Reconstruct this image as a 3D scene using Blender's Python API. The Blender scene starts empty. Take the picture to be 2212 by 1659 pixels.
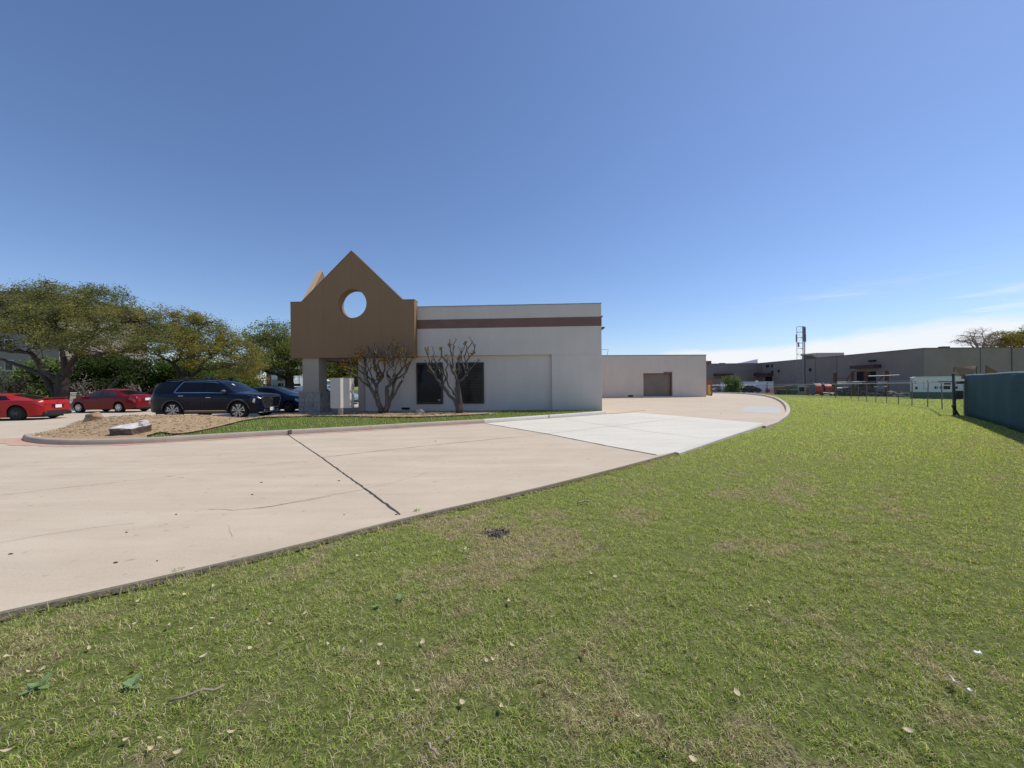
import bpy, bmesh, math, random
import numpy as np
from mathutils import Vector, Matrix
from mathutils.geometry import delaunay_2d_cdt
random.seed(7); RNG = np.random.default_rng(11)
SC = bpy.context.scene
COL = SC.collection
F, H, ROLL = 831.0, 1.5, 0.0095
CR, SR = math.cos(ROLL), math.sin(ROLL)
PI = math.pi

# ------------------------------------------------------------------ surveying helpers
def ray(u, v):
    du, dv = u - 1106.0, v - 829.5
    return (du*CR - dv*SR)/F, (du*SR + dv*CR)/F
def at(u, v, Y):
    a, b = ray(u, v); return Vector((a*Y, Y, H - b*Y))
def gnd(u, v, z=0.0):
    a, b = ray(u, v); Y = (H - z)/b; return Vector((a*Y, Y, z))
def crop(x0, y0, s):
    return lambda x, y: ((x0 + x/s)/1.8228, (y0 + y/s)/1.8228)
cA = crop(0, 1550, 1.7015); cB = crop(1000, 1550, 2.212); cC = crop(1900, 1500, 1.7015)
cE = crop(2300, 1250, 3.687)
def lawn_z(x, y):
    return -0.05 - 0.02*np.maximum(0.0, np.asarray(x, dtype=float) - 16.0)
def gl(u, v):
    p = gnd(u, v, -0.05)
    for _ in range(12):
        p = gnd(u, v, float(lawn_z(p.x, p.y)))
    return p

BANK = []
def bank_z(x, y):
    """lawn height including the low bank that meets the top of the far kerb"""
    x = np.asarray(x, dtype=float); y = np.asarray(y, dtype=float); z = lawn_z(x, y)
    B = np.array(BANK); d = np.full(x.shape, 9.0); h = np.zeros(x.shape)
    near = (y > 8) & (x > 3)
    if near.any():
        D = np.hypot(x[near][:, None]-B[None, :, 0], y[near][:, None]-B[None, :, 1]); k = D.argmin(1); d[near] = D[np.arange(len(k)), k]; h[near] = B[k, 2]
    t = np.clip(1-d/3.0, 0, 1); t = t*t*(3-2*t)
    return z+(h-z)*t*(d < 3)

# ------------------------------------------------------------------ mesh builder
class MB:
    def __init__(s): s.v = []; s.f = []; s.mi = []; s.cur = 0
    def add(s, vs, fs):
        o = len(s.v); s.v += [tuple(p) for p in vs]
        for f in fs: s.f.append(tuple(i+o for i in f)); s.mi.append(s.cur)
        return s
    def box(s, c, d, rz=0.0, M=None, taper=None):
        x, y, z = d[0]/2, d[1]/2, d[2]/2
        P = [(-x,-y,-z),(x,-y,-z),(x,y,-z),(-x,y,-z),(-x,-y,z),(x,-y,z),(x,y,z),(-x,y,z)]
        if taper: P = [(px*(taper if pz > 0 else 1), py*(taper if pz > 0 else 1), pz) for px,py,pz in P]
        cz, sz = math.cos(rz), math.sin(rz); Q = []
        for p in P:
            if M is not None: q = M @ Vector(p)
            else: q = Vector((p[0]*cz-p[1]*sz, p[0]*sz+p[1]*cz, p[2]))
            Q.append(q + Vector(c))
        return s.add(Q, [(0,3,2,1),(4,5,6,7),(0,1,5,4),(1,2,6,5),(2,3,7,6),(3,0,4,7)])
    def bb(s, x0, x1, y0, y1, z0, z1):
        return s.box(((x0+x1)/2, (y0+y1)/2, (z0+z1)/2), (x1-x0, y1-y0, z1-z0))
    def bar(s, a, b, w, h=None):
        a, b = Vector(a), Vector(b); d = b-a; L = d.length
        if L < 1e-6: return s
        q = d.to_track_quat('Z', 'Y').to_matrix()
        return s.box((a+b)/2, (w, h or w, L), M=q)
    def tube(s, pts, rad, n=8, cap=True):
        pts = [Vector(p) for p in pts]
        if not hasattr(rad, '__len__'): rad = [rad]*len(pts)
        o = len(s.v); up = None
        for i, p in enumerate(pts):
            t = (pts[min(i+1, len(pts)-1)] - pts[max(i-1, 0)])
            if t.length < 1e-7: t = Vector((0,0,1))
            t.normalize()
            if up is None:
                up = Vector((1,0,0)) if abs(t.x) < .8 else Vector((0,1,0))
            up = (up - t*up.dot(t))
            if up.length < 1e-5: up = Vector((0,1,0)) - t*t.y
            up.normalize(); si = t.cross(up)
            for k in range(n):
                a = 2*PI*k/n; s.v.append(tuple(p + (up*math.cos(a)+si*math.sin(a))*rad[i]))
        for i in range(len(pts)-1):
            for k in range(n):
                a = o+i*n+k; b = o+i*n+(k+1) % n
                s.f.append((a, b, b+n, a+n)); s.mi.append(s.cur)
        if cap:
            s.f.append(tuple(o+k for k in range(n))[::-1]); s.mi.append(s.cur)
            e = o+(len(pts)-1)*n; s.f.append(tuple(e+k for k in range(n))); s.mi.append(s.cur)
        return s
    def prism(s, poly, y0, y1, ax='y'):
        n = len(poly)
        def P(a, b, t): return (a, t, b) if ax == 'y' else ((t, a, b) if ax == 'x' else (a, b, t))
        vs = [P(a, b, y0) for a, b in poly] + [P(a, b, y1) for a, b in poly]
        fs = [tuple(range(n)), tuple(range(2*n-1, n-1, -1))] + [(i, i+n, (i+1) % n+n, (i+1) % n) for i in range(n)]
        return s.add(vs, fs)
    def grid(s, P):
        m, n = len(P), len(P[0])
        return s.add([p for r in P for p in r], [(i*n+j, i*n+j+1, (i+1)*n+j+1, (i+1)*n+j) for i in range(m-1) for j in range(n-1)])
    def lathe(s, prof, c, ax, n=24):
        M = Vector(ax).normalized().to_track_quat('Z', 'Y').to_matrix(); c = Vector(c); o = len(s.v)
        for r, h in prof:
            for k in range(n):
                a = 2*PI*k/n; s.v.append(tuple(c + M @ Vector((r*math.cos(a), r*math.sin(a), h))))
        for i in range(len(prof)-1):
            for k in range(n):
                a = o+i*n+k; b = o+i*n+(k+1) % n; s.f.append((a, b, b+n, a+n)); s.mi.append(s.cur)
        return s
    def ball(s, c, r, n=8, m=6):
        c = Vector(c); rx, ry, rz = r if hasattr(r, '__len__') else (r, r, r)
        P = [[c + Vector((rx*math.sin(PI*i/m)*math.cos(2*PI*j/n), ry*math.sin(PI*i/m)*math.sin(2*PI*j/n), rz*math.cos(PI*i/m))) for j in range(n+1)] for i in range(m+1)]
        return s.grid(P)
    def build(s, name, mat, parent=None, smooth=False, fix=True):
        me = bpy.data.meshes.new(name); me.from_pydata(s.v, [], s.f)
        for m in (mat if isinstance(mat, (list, tuple)) else [mat]): me.materials.append(m)
        if isinstance(mat, (list, tuple)): me.polygons.foreach_set('material_index', s.mi)
        if fix:
            bm = bmesh.new(); bm.from_mesh(me); bmesh.ops.recalc_face_normals(bm, faces=bm.faces); bm.to_mesh(me); bm.free()
        if smooth: me.polygons.foreach_set('use_smooth', [True]*len(me.polygons))
        me.update()
        o = bpy.data.objects.new(name, me); COL.objects.link(o)
        if parent: o.parent = parent
        return o

def tag(o, label, cat, group=None, kind=None):
    o['label'] = label; o['category'] = cat
    if group: o['group'] = group
    if kind: o['kind'] = kind
    return o
def thing(name, label, cat, loc=(0,0,0), rz=0.0, group=None):
    o = bpy.data.objects.new(name, None); COL.objects.link(o); o.location = loc; o.rotation_euler = (0,0,rz)
    o.empty_display_size = .2
    return tag(o, label, cat, group)
def bevel(o, w=.01, seg=2):
    m = o.modifiers.new('bevel', 'BEVEL'); m.width = w; m.segments = seg; m.limit_method = 'ANGLE'; return o

# ------------------------------------------------------------------ materials
def lin(c): return tuple(((x/255)/12.92 if x/255 <= .04045 else ((x/255+.055)/1.055)**2.4) for x in c)
def newmat(name):
    m = bpy.data.materials.new(name); m.use_nodes = True; nt = m.node_tree
    return m, nt, nt.nodes['Principled BSDF']
def noise(nt, scale, detail=6, rough=.6, vec=None, dist=0.0):
    n = nt.nodes.new('ShaderNodeTexNoise'); n.inputs['Scale'].default_value = scale; n.inputs['Detail'].default_value = detail
    n.inputs['Roughness'].default_value = rough; n.inputs['Distortion'].default_value = dist
    if vec is not None: nt.links.new(vec, n.inputs['Vector'])
    return n.outputs['Fac']
def objco(nt, sc=(1,1,1)):
    t = nt.nodes.new('ShaderNodeTexCoord'); m = nt.nodes.new('ShaderNodeMapping'); m.inputs['Scale'].default_value = sc
    nt.links.new(t.outputs['Object'], m.inputs['Vector']); return m.outputs['Vector']
def ramp(nt, fac, stops):
    r = nt.nodes.new('ShaderNodeValToRGB'); e = r.color_ramp.elements
    while len(e) < len(stops): e.new(.5)
    for i, (p, c) in enumerate(stops):
        e[i].position = p; e[i].color = (*c, 1) if len(c) == 3 else c
    nt.links.new(fac, r.inputs['Fac']); return r.outputs['Color']
def mix(nt, fac, a, b, mode='MIX'):
    m = nt.nodes.new('ShaderNodeMix'); m.data_type = 'RGBA'; m.blend_type = mode
    for s, val in ((m.inputs['Factor'], fac), (m.inputs[6], a), (m.inputs[7], b)):
        if isinstance(val, (int, float)): s.default_value = val
        elif isinstance(val, tuple): s.default_value = (*val, 1) if len(val) == 3 else val
        else: nt.links.new(val, s)
    return m.outputs[2]
def math_(nt, op, a, b=0.0):
    m = nt.nodes.new('ShaderNodeMath'); m.operation = op
    for i, val in enumerate((a, b)):
        if isinstance(val, (int, float)): m.inputs[i].default_value = val
        else: nt.links.new(val, m.inputs[i])
    return m.outputs[0]
def bump(nt, b, hgt, strength=.3, dist=.01):
    n = nt.nodes.new('ShaderNodeBump'); n.inputs['Strength'].default_value = strength; n.inputs['Distance'].default_value = dist
    nt.links.new(hgt, n.inputs['Height']); nt.links.new(n.outputs['Normal'], b.inputs['Normal'])
def var(name, c, rough=.8, sc=4.0, amt=.18, sc2=40.0, amt2=.08, bmp=.15, metal=0.0, spec=.5, stretch=(1,1,1)):
    """base colour broken up by two noises"""
    m, nt, b = newmat(name); co = objco(nt, stretch)
    n1 = noise(nt, sc, 6, .6, co); n2 = noise(nt, sc2, 4, .6, co)
    lo = tuple(x*(1-amt) for x in c); hi = tuple(min(1, x*(1+amt)) for x in c)
    c1 = ramp(nt, n1, [(.3, lo), (.7, hi)])
    g = ramp(nt, n2, [(.3, (1-amt2,)*3), (.7, (1+amt2*.6,)*3)])
    out = mix(nt, 1.0, c1, g, 'MULTIPLY'); nt.links.new(out, b.inputs['Base Color'])
    b.inputs['Roughness'].default_value = rough; b.inputs['Metallic'].default_value = metal; b.inputs['Specular IOR Level'].default_value = spec
    if bmp: bump(nt, b, n2, bmp)
    return m
def plain(name, c, rough=.5, metal=0.0, spec=.5, coat=0.0):
    m, nt, b = newmat(name); co = objco(nt)
    n = noise(nt, 9, 3, .5, co); out = ramp(nt, n, [(.3, tuple(x*.93 for x in c)), (.7, tuple(min(1, x*1.05) for x in c))])
    nt.links.new(out, b.inputs['Base Color']); b.inputs['Roughness'].default_value = rough; b.inputs['Metallic'].default_value = metal
    b.inputs['Specular IOR Level'].default_value = spec; b.inputs['Coat Weight'].default_value = coat; b.inputs['Coat Roughness'].default_value = .04
    return m
def concrete(name, base, dark, light, stain=.35):
    m, nt, b = newmat(name); co = objco(nt)
    big = noise(nt, .28, 6, .62, co, .6); mid = noise(nt, 1.6, 8, .7, co, .3); fine = noise(nt, 55, 4, .7, co)
    stretchy = noise(nt, 1.0, 6, .65, objco(nt, (.35, 2.2, 1)), .4)
    c = ramp(nt, big, [(.3, dark), (.5, base), (.72, light)])
    c = mix(nt, stain, c, ramp(nt, mid, [(.28, dark), (.5, base), (.75, light)]))
    c = mix(nt, min(1, stain*.9), c, ramp(nt, stretchy, [(.30, tuple(x*.80 for x in base)), (.5, base), (.66, light)]))
    g = ramp(nt, fine, [(.3, (.86,)*3), (.5, (1,)*3), (.75, (1.06,)*3)])
    c = mix(nt, 1.0, c, g, 'MULTIPLY')
    spots = noise(nt, 7, 2, .5, co); sp = ramp(nt, spots, [(.66, (1,)*3), (.74, (.80, .78, .75))])
    c = mix(nt, 1.0, c, sp, 'MULTIPLY')
    nt.links.new(c, b.inputs['Base Color']); b.inputs['Roughness'].default_value = .85; b.inputs['Specular IOR Level'].default_value = .25
    bump(nt, b, fine, .12, .004); return m
def foliage(name, gain=1.0, trans=.3):
    m, nt, b = newmat(name); nt.nodes.remove(b)
    a = nt.nodes.new('ShaderNodeAttribute'); a.attribute_name = 'Col'
    d = nt.nodes.new('ShaderNodeBsdfDiffuse'); t = nt.nodes.new('ShaderNodeBsdfTranslucent'); s = nt.nodes.new('ShaderNodeMixShader')
    s.inputs[0].default_value = trans
    gcol = mix(nt, 1.0, a.outputs['Color'], (gain,)*3, 'MULTIPLY')
    nt.links.new(gcol, d.inputs['Color']); nt.links.new(mix(nt, 1.0, gcol, (1.15, 1.2, .6), 'MULTIPLY'), t.inputs['Color'])
    nt.links.new(d.outputs[0], s.inputs[1]); nt.links.new(t.outputs[0], s.inputs[2])
    nt.links.new(s.outputs[0], nt.nodes['Material Output'].inputs['Surface']); return m
def glass(name, c=(.012,.014,.017), rough=.03, spec=.6):
    m, nt, b = newmat(name); co = objco(nt); n = noise(nt, 3, 3, .5, co)
    nt.links.new(ramp(nt, n, [(.3, tuple(x*.8 for x in c)), (.7, tuple(x*1.2 for x in c))]), b.inputs['Base Color'])
    b.inputs['Roughness'].default_value = rough; b.inputs['Specular IOR Level'].default_value = spec; return m
def stucco(name, c, amt=.05):
    m, nt, b = newmat(name); co = objco(nt)
    n1 = noise(nt, .6, 6, .65, co); n2 = noise(nt, 90, 3, .7, co); n3 = noise(nt, 1.4, 6, .7, objco(nt, (2.2, 2.2, .25)))
    c1 = ramp(nt, n1, [(.3, tuple(x*(1-amt) for x in c)), (.7, tuple(x*(1+amt) for x in c))])
    st = ramp(nt, n3, [(.3, (.955,.95,.945)), (.65, (1,1,1))])
    nt.links.new(mix(nt, 1.0, c1, st, 'MULTIPLY'), b.inputs['Base Color'])
    b.inputs['Roughness'].default_value = .92; b.inputs['Specular IOR Level'].default_value = .15; bump(nt, b, n2, .25, .006); return m

M = {}
M['drive'] = concrete('tan_concrete', (.53,.438,.325), (.45,.36,.26), (.60,.51,.39), .5)
M['newdrive'] = concrete('new_concrete', (.64,.598,.505), (.565,.525,.44), (.70,.66,.57), .4)
M['patch'] = concrete('patch_concrete', (.50,.47,.42), (.43,.40,.35), (.56,.53,.48), .3)
M['kerb'] = concrete('kerb_concrete', (.42,.345,.275), (.30,.25,.20), (.50,.42,.335), .5)
M['kerbfar'] = concrete('pale_kerb_concrete', (.55,.46,.385), (.46,.38,.31), (.62,.53,.45), .35)
M['newkerb'] = concrete('new_kerb_concrete', (.60,.565,.51), (.50,.47,.43), (.66,.625,.57), .35)
M['joint'] = var('joint_filler', (.055,.048,.042), .95, 8, .4)
M['crack'] = var('hairline_crack', (.33,.26,.185), .95, 8, .4)
M['postgrey'] = var('dull_grey_fence_steel', (.15,.145,.14), .6, 6, .2, metal=.2); M['cream'] = stucco('coping_painted_sunlit', (.58,.43,.28), .03)
M['redpaint'] = None
M['white_line'] = var('worn_white_paint', (.72,.68,.58), .8, 5, .15)
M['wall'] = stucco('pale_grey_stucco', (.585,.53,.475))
M['wall2'] = stucco('pinkish_beige_stucco', (.62,.545,.48))
M['gable'] = stucco('tan_stucco', (.258,.168,.098), .04)
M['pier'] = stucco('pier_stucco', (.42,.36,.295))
M['band'] = var('brown_metal_band', (.165,.082,.056), .5, 1.2, .12, 30, .05, .02)
M['coping'] = var('grey_coping', (.30,.29,.28), .6)
M['dark_frame'] = plain('black_window_frame', (.012,.011,.011), .4)
M['pane'] = glass('tinted_pane', (.008,.011,.018), .12, .16); M['pane2'] = glass('tinted_pane_brown', (.026,.021,.019), .15, .15)
M['dark'] = var('dark_void', (.012,.011,.010), .9)
M['soffit'] = var('soffit_paint', (.13,.115,.10), .9)
M['ware'] = stucco('warehouse_concrete', (.295,.242,.205), .08)
M['warehouse_trim'] = var('rust_brown_awning', (.085,.045,.04), .8)
M['shutter'] = None
M['steel'] = var('galvanised_steel', (.30,.30,.31), .45, 6, .15, metal=.6)
M['darksteel'] = var('dark_weathered_steel', (.085,.08,.08), .6, 6, .2, metal=.4)
M['rust'] = var('rusty_steel', (.115,.05,.035), .85, 7, .35)
M['white'] = var('white_painted_metal', (.72,.72,.72), .4, 2, .05, 30, .03, .02)
M['black'] = plain('black_plastic', (.012,.012,.012), .6)
M['rubber'] = plain('tyre_rubber', (.016,.016,.016), .85, spec=.2)
M['chrome'] = plain('satin_chrome', (.62,.62,.63), .22, 1.0)
M['alloy'] = plain('machined_alloy', (.66,.62,.53), .35, .35)
M['darkalloy'] = plain('dark_alloy', (.06,.065,.07), .35, .6)
M['silver_cap'] = plain('silver_hubcap', (.55,.55,.54), .35, .6)
M['carglass'] = glass('car_glass', (.006,.007,.010), .02, .3)
M['carglass_light'] = glass('car_glass_clear', (.04,.045,.045), .02, .35)
M['lamp'] = plain('clear_lamp', (.62,.62,.62), .12, 0, .8, .5)
M['tail'] = plain('red_lamp', (.28,.012,.012), .12, 0, .7, .6)
M['platew'] = plain('plate_white', (.72,.73,.74), .4)
M['bark'] = var('dark_oak_bark', (.062,.048,.038), .95, 6, .35, 30, .25, .6, stretch=(1,1,.3))
M['bark2'] = var('pale_smooth_bark', (.078,.064,.055), .5, 5, .4, 22, .2, .3, stretch=(1,1,.25))
M['bark3'] = var('grey_bare_bark', (.22,.18,.15), .9, 6, .3)
M['leaf'] = foliage('leaf_tissue', 1.42, .42)
M['grass'] = foliage('grass_tissue', 1.0, .46)
M['rock_brown'] = var('brown_sandstone', (.21,.145,.095), .9, 3.0, .5, 22, .25, .6, stretch=(1,1,2.4))
M['rock_white'] = var('white_streaked_limestone', (.50,.46,.43), .85, 4, .3, 18, .25, .5)
M['green_mesh'] = None
def shutter(name, c, pitch):
    m, nt, b = newmat(name); w = nt.nodes.new('ShaderNodeTexWave'); w.bands_direction = 'Z'; w.inputs['Scale'].default_value = pitch
    w.inputs['Distortion'].default_value = 0; nt.links.new(objco(nt), w.inputs['Vector'])
    nn = noise(nt, 1.3, 5, .6, objco(nt)); nt.links.new(ramp(nt, nn, [(.3, tuple(x*.9 for x in c)), (.7, tuple(x*1.1 for x in c))]), b.inputs['Base Color'])
    b.inputs['Roughness'].default_value = .6; bump(nt, b, w.outputs['Color'], .6, .02); return m
M['shutter'] = shutter('taupe_roller_shutter', (.20,.155,.125), 5.0)
M['screen'] = shutter('dark_teal_privacy_slats', (.018,.066,.077), 9.0); M['screen'].node_tree.nodes['Principled BSDF'].inputs['Specular IOR Level'].default_value = .12
def paint(name, c, met=.35, rough=.28):
    m, nt, b = newmat(name); n = noise(nt, 700, 2, .5, objco(nt))
    nt.links.new(ramp(nt, n, [(.3, tuple(x*.9 for x in c)), (.7, tuple(x*1.12 for x in c))]), b.inputs['Base Color'])
    b.inputs['Metallic'].default_value = met; b.inputs['Roughness'].default_value = rough
    b.inputs['Coat Weight'].default_value = .22; b.inputs['Coat Roughness'].default_value = .03; b.inputs['Specular IOR Level'].default_value = .16; return m
M['navy'] = paint('navy_car_paint', (.003,.006,.020), 0, .25); M['blue'] = paint('slate_blue_car_paint', (.012,.026,.055), 0, .3)
M['redcar'] = paint('crimson_car_paint', (.15,.004,.010), 0); M['orange'] = paint('orange_red_car_paint', (.36,.014,.012), 0)
M['silverblue'] = paint('silver_blue_car_paint', (.30,.37,.43)); M['maroon'] = paint('maroon_car_paint', (.10,.008,.012)); M['blackcar'] = paint('black_car_paint', (.012,.012,.014))
M['clad'] = plain('grey_cladding', (.055,.055,.058), .5)
def mulch_mat():
    m, nt, b = newmat('dry_bark_mulch'); co = objco(nt)
    n1 = noise(nt, 22, 6, .75, co, 1.2); n2 = noise(nt, 1.1, 5, .6, co); n3 = noise(nt, 70, 3, .7, co)
    c = ramp(nt, n1, [(.25, (.10,.065,.035)), (.42, (.34,.235,.13)), (.6, (.49,.36,.21)), (.8, (.62,.49,.32))])
    c = mix(nt, 1.0, c, ramp(nt, n2, [(.3, (.82,.80,.78)), (.7, (1.08,1.05,1.0))]), 'MULTIPLY')
    nt.links.new(c, b.inputs['Base Color']); b.inputs['Roughness'].default_value = .95; bump(nt, b, n1, .9, .03); return m
M['mulch'] = mulch_mat()
def lawn_mat(name, greens, dry, gain=1.0):
    m, nt, b = newmat(name); co = objco(nt)
    n1 = noise(nt, .35, 6, .65, co, .5); n2 = noise(nt, 9, 7, .8, co, .4); n3 = noise(nt, 60, 4, .8, co); n4 = noise(nt, 1.3, 6, .7, co, .3)
    c = ramp(nt, n2, [(.28, tuple(x*.45*gain for x in greens)), (.5, tuple(x*gain for x in greens)), (.75, tuple(x*1.5*gain for x in greens))])
    c = mix(nt, ramp(nt, n1, [(.45, (0,0,0)), (.7, (.55,.55,.55))]), c, tuple(x*gain for x in dry))
    c = mix(nt, ramp(nt, n4, [(.5, (0,0,0)), (.75, (.4,.4,.4))]), c, (greens[0]*1.25, greens[1]*1.05, greens[2]*.9))
    c = mix(nt, 1.0, c, ramp(nt, n3, [(.3, (.62,.62,.62)), (.7, (1.2,1.2,1.15))]), 'MULTIPLY')
    nt.links.new(c, b.inputs['Base Color']); b.inputs['Roughness'].default_value = .95; b.inputs['Specular IOR Level'].default_value = .1
    bump(nt, b, n2, .6, .04); return m
def soil_mat():
    m, nt, b = newmat('thatch_and_soil'); co = objco(nt); a = nt.nodes.new('ShaderNodeAttribute'); a.attribute_name = 'Col'
    n1 = noise(nt, 26, 7, .8, co, .8); n2 = noise(nt, 110, 4, .8, co, .5); n3 = noise(nt, 5, 6, .75, co)
    th = ramp(nt, n1, [(.25, (.05,.04,.03)), (.42, (.20,.155,.10)), (.58, (.42,.34,.215)), (.8, (.60,.50,.34))])
    gr = ramp(nt, n1, [(.25, (.05,.058,.020)), (.5, (.20,.235,.068)), (.75, (.36,.42,.11))])
    f = math_(nt, 'ADD', a.outputs['Fac'], math_(nt, 'MULTIPLY', math_(nt, 'SUBTRACT', n3, .5), .9))
    c = mix(nt, ramp(nt, f, [(.15, (0,0,0)), (.6, (1,1,1))]), gr, th)
    c = mix(nt, 1.0, c, ramp(nt, n2, [(.3, (.55,.55,.55)), (.7, (1.25,1.22,1.15))]), 'MULTIPLY')
    nt.links.new(c, b.inputs['Base Color']); b.inputs['Roughness'].default_value = .95; b.inputs['Specular IOR Level'].default_value = .1; bump(nt, b, n1, 1.0, .03); return m
M['soilbase'] = soil_mat()
M['lawn'] = lawn_mat('turf_and_thatch', (.20,.245,.068), (.29,.27,.13))
def red_paint():
    m, nt, b = newmat('faded_red_kerb_paint'); co = objco(nt); n = noise(nt, 3.2, 8, .8, co, .5)
    c = mix(nt, ramp(nt, n, [(.40, (0,0,0)), (.62, (1,1,1))]), (.50,.405,.295), (.54,.235,.175))
    nt.links.new(c, b.inputs['Base Color']); b.inputs['Roughness'].default_value = .9; return m
M['redpaint'] = red_paint()
def stone_mat():
    m, nt, b = newmat('rough_cut_limestone'); co = objco(nt)
    n1 = noise(nt, 2.3, 5, .6, co); n2 = noise(nt, 14, 6, .7, co)
    c = ramp(nt, n1, [(.3, (.30,.27,.23)), (.5, (.42,.39,.35)), (.72, (.40,.30,.20))])
    c = mix(nt, 1.0, c, ramp(nt, n2, [(.3, (.72,.72,.72)), (.7, (1.1,1.1,1.1))]), 'MULTIPLY')
    nt.links.new(c, b.inputs['Base Color']); b.inputs['Roughness'].default_value = .95; bump(nt, b, n2, .8, .03); return m
M['stone'] = stone_mat()
# ------------------------------------------------------------------ world, sun, camera
SUN_AZ, SUN_EL = math.radians(72), math.radians(57)      # azimuth from +Y towards +X
def world():
    w = bpy.data.worlds.new('World'); SC.world = w; w.use_nodes = True; nt = w.node_tree; bg = nt.nodes['Background']
    sky = nt.nodes.new('ShaderNodeTexSky'); sky.sky_type = 'NISHITA'; sky.sun_disc = False
    sky.sun_elevation = SUN_EL; sky.sun_rotation = SUN_AZ; sky.altitude = 150; sky.air_density = 1.0; sky.dust_density = .35; sky.ozone_density = 3.0
    tc = nt.nodes.new('ShaderNodeTexCoord'); sx = nt.nodes.new('ShaderNodeSeparateXYZ'); nt.links.new(tc.outputs['Generated'], sx.inputs[0])
    X, Y, Z = sx.outputs
    def mp(sc, loc=(0,0,0)):
        m = nt.nodes.new('ShaderNodeMapping'); m.inputs['Scale'].default_value = sc; m.inputs['Location'].default_value = loc
        nt.links.new(tc.outputs['Generated'], m.inputs['Vector']); return m.outputs['Vector']
    def mr(v, a, b, c=0.0, d=1.0):
        n = nt.nodes.new('ShaderNodeMapRange'); n.interpolation_type = 'SMOOTHSTEP'
        for i, x in enumerate((v, a, b, c, d)):
            if isinstance(x, (int, float)): n.inputs[i].default_value = x
            else: nt.links.new(x, n.inputs[i])
        return n.outputs[0]
    wob = noise(nt, 1.0, 5, .6, mp((3, 3, 9)))
    # a low bank of thin cloud, higher towards the east (+X), fraying at its top edge
    top = math_(nt, 'ADD', math_(nt, 'MULTIPLY', math_(nt, 'ADD', X, .22), .105), math_(nt, 'MULTIPLY', math_(nt, 'SUBTRACT', wob, .5), .10))
    d = math_(nt, 'SUBTRACT', top, Z)
    bank = mr(d, -.006, .018)
    streak = noise(nt, 1.0, 6, .6, mp((2.2, 2.2, 26), (3.1, 1.7, .4)), .3)
    bank = math_(nt, 'MULTIPLY', bank, mr(streak, .22, .58, .58, 1.0))
    side = mr(X, -.25, .12)
    bank = math_(nt, 'MULTIPLY', bank, side)
    wisp = noise(nt, 1.0, 7, .62, mp((1.5, 1.5, 20), (7.3, 2.2, 1.15)), .35)
    wf = math_(nt, 'MULTIPLY', mr(wisp, .57, .72), math_(nt, 'MULTIPLY', mr(Z, .215, .10), math_(nt, 'MULTIPLY', mr(X, .2, .62), mr(Z, .0, .06))))
    fac = math_(nt, 'MAXIMUM', math_(nt, 'MULTIPLY', bank, .92), math_(nt, 'MULTIPLY', wf, .85))
    hz = mr(Z, .0, .14, .22, 0.0)
    skyc = mix(nt, 1.0, sky.outputs[0], (.94, .985, 1.13), 'MULTIPLY')
    base = mix(nt, hz, skyc, (5.2, 6.5, 8.2))
    c = mix(nt, fac, base, (7.6, 7.75, 8.0))
    nt.links.new(c, bg.inputs['Color']); bg.inputs['Strength'].default_value = .121
world()
s = bpy.data.lights.new('sun', 'SUN'); s.energy = 4.0; s.angle = math.radians(.5); s.color = (1.0, .95, .87)
so = bpy.data.objects.new('sun', s); COL.objects.link(so)
sd = Vector((math.sin(SUN_AZ)*math.cos(SUN_EL), math.cos(SUN_AZ)*math.cos(SUN_EL), math.sin(SUN_EL)))
so.location = sd*200; so.rotation_euler = sd.to_track_quat('Z', 'Y').to_euler()
cam = bpy.data.cameras.new('camera'); co = bpy.data.objects.new('camera', cam); COL.objects.link(co)
cam.sensor_width = 36; cam.lens = F/2212*36; cam.clip_end = 3000; cam.clip_start = .05
co.matrix_world = Matrix.Translation((0,0,H)) @ Matrix.Rotation(PI/2, 4, 'X') @ Matrix.Rotation(-ROLL, 4, 'Z')
SC.camera = co
SC.view_settings.view_transform = 'Standard'; SC.view_settings.look = 'None'; SC.view_settings.exposure = 0.0

# ------------------------------------------------------------------ ground
def resample(pts, step):
    out = [Vector(pts[0])]
    for a, b in zip(pts, pts[1:]):
        a, b = Vector(a), Vector(b); n = max(1, int((b-a).length/step))
        out += [a.lerp(b, (i+1)/n) for i in range(n)]
    return out
def smooth_line(pts, it=2):
    pts = [Vector(p) for p in pts]
    for _ in range(it):
        o = [pts[0]]
        for a, b in zip(pts, pts[1:]): o += [a.lerp(b, .25), a.lerp(b, .75)]
        o.append(pts[-1]); pts = o
    return pts
def inside(poly, x, y):
    x = np.asarray(x); y = np.asarray(y); r = np.zeros(x.shape, bool); n = len(poly); j = n-1
    for i in range(n):
        xi, yi, xj, yj = poly[i][0], poly[i][1], poly[j][0], poly[j][1]
        c = ((yi > y) != (yj > y)) & (x < (xj-xi)*(y-yi)/((yj-yi) or 1e-12)+xi); r ^= c; j = i
    return r
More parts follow.
